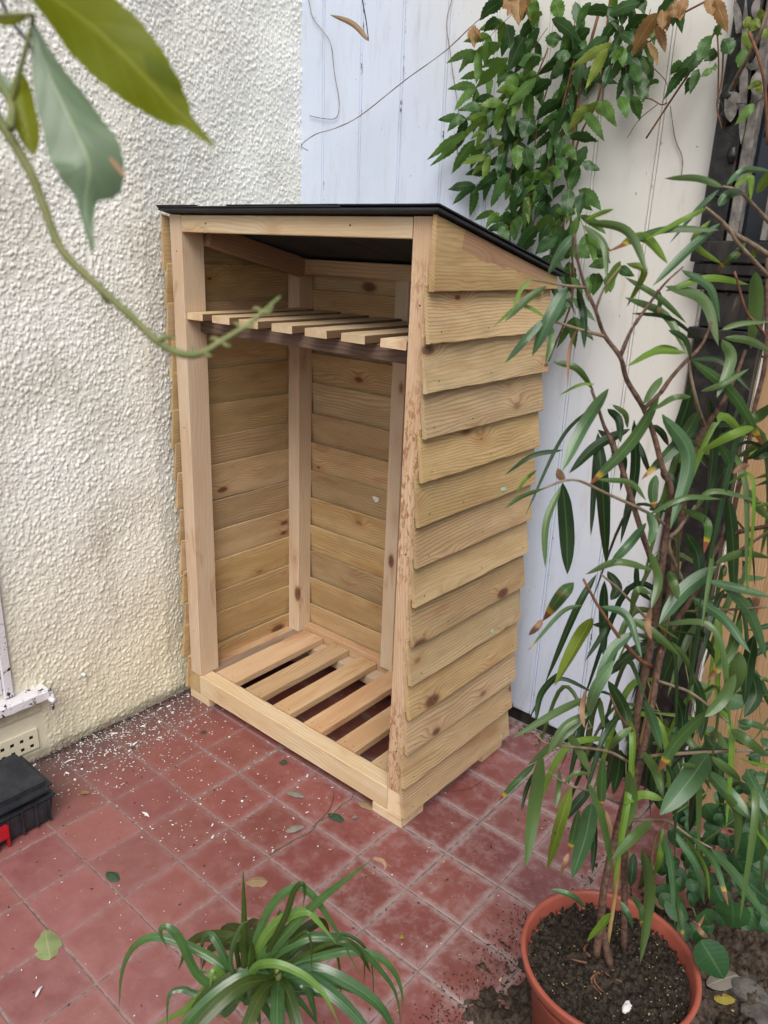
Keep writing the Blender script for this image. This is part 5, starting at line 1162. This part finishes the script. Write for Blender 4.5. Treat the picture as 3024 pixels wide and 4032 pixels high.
drop('fallen_leaf', ZA, (570,570), (635,575), 46, 'dropb', 'small brown dead leaf among the paint flakes by the toolbox', 1.7956)
drop('fallen_leaf', ZA, (925,258), (962,262), 26, 'dropd', 'tiny green leaf on a tile joint near the cream wall', 1.7956)
drop('fallen_leaf', ZA, (1415,150), (1465,148), 28, 'dropd', 'tiny dark green leaf left of the left foot block', 1.7956)
drop('fallen_leaf', ZC, (130,1600), (165,1600), 34, 'dropy', 'small straw yellow leaf scrap on the tiles between plant and pot', 1.7956)
drop('fallen_leaf', ZS, (1345,785), (1470,790), 60, 'dropy', 'yellow fallen leaf on the soil right of the pot', 1.476, gz=.03)
drop('fallen_leaf', ZS, (1305,710), (1510,640), 90, 'dropgrey', 'large grey brown dead leaf on the soil beside the pot', 1.476, gz=.035)
drop('fallen_leaf', ZS, (980,170), (1050,270), 50, 'dropb', 'dry brown leaf caught behind the rim of the pot', 1.476, gz=.04)
o = drop('paint_sliver', ZA, (250,2025), (300,1940), 16, 'flake', 'long white paint sliver on the tiles at the bottom left', 1.7956, 'paint flake', prof=prof_lance)
o = drop('paint_sliver', ZA, (1005,712), (1055,748), 18, 'flake', 'thick white paint sliver in the middle of the left tiles', 1.7956, 'paint flake', prof=prof_lance)
o = drop('paint_sliver', ZA, (450,368), (540,338), 14, 'flake', 'long white paint sliver close to the cream wall', 1.7956, 'paint flake', prof=prof_lance)
tw = empty('dead_twig', on(*ZB(800, 650), 2, .003), 'forked reddish dead twig on the tiles before the store', 'twig')
for pts in ([(480,860),(640,760),(780,690),(830,620),(940,560),(1000,500),(1075,450),(1090,410)], [(830,620),(900,550),(935,480),(950,400)]):
    tube('stem', [on(*ZB(x, y), 2, .004) for x, y in pts], (.0013, .0009), M['redtwig'], tw, 5)
tw = empty('thin_root', on(*ZC(600, 560), 2, .003), 'thin reddish root lying on the tiles right of the store', 'root')
tube('root_strand', [on(*ZC(x, y), 2, .003) for x, y in ((440,560),(540,560),(640,540),(720,490))], .0009, M['redtwig'], tw, 5)
for (c, r_, lb) in (((1560,745),.034,'flat grey stone half sunk in the soil right of the pot'), ((1640,900),.03,'rough grey stone at the bottom right corner of the bed')):
    P = on(*ZS(*c), 2, .03); bm = bmesh.new(); bmesh.ops.create_icosphere(bm, subdivisions=3, radius=r_)
    for v in bm.verts: v.co = Vector((v.co.x * 1.4, v.co.y * .9, v.co.z * .45)) * (1 + .14 * math.sin(v.co.x * 120 + v.co.y * 90) + random.uniform(-.03, .03)) + P
    me = bpy.data.meshes.new('stone'); bm.to_mesh(me); bm.free(); tag(link('stone', me, M['stone']), lb, 'stone')
P = on(*ZS(840, 835), 2, .228); bm = bmesh.new(); bmesh.ops.create_icosphere(bm, subdivisions=2, radius=.009)
for v in bm.verts: v.co = Vector((v.co.x * .8, v.co.y * 1.5, v.co.z * .4)) * (1 + random.uniform(-.15, .15)) + P
me = bpy.data.meshes.new('shell'); bm.to_mesh(me); bm.free(); tag(link('shell_chip', me, M['flake']), 'white chip of shell on the compost in the pot', 'shell')
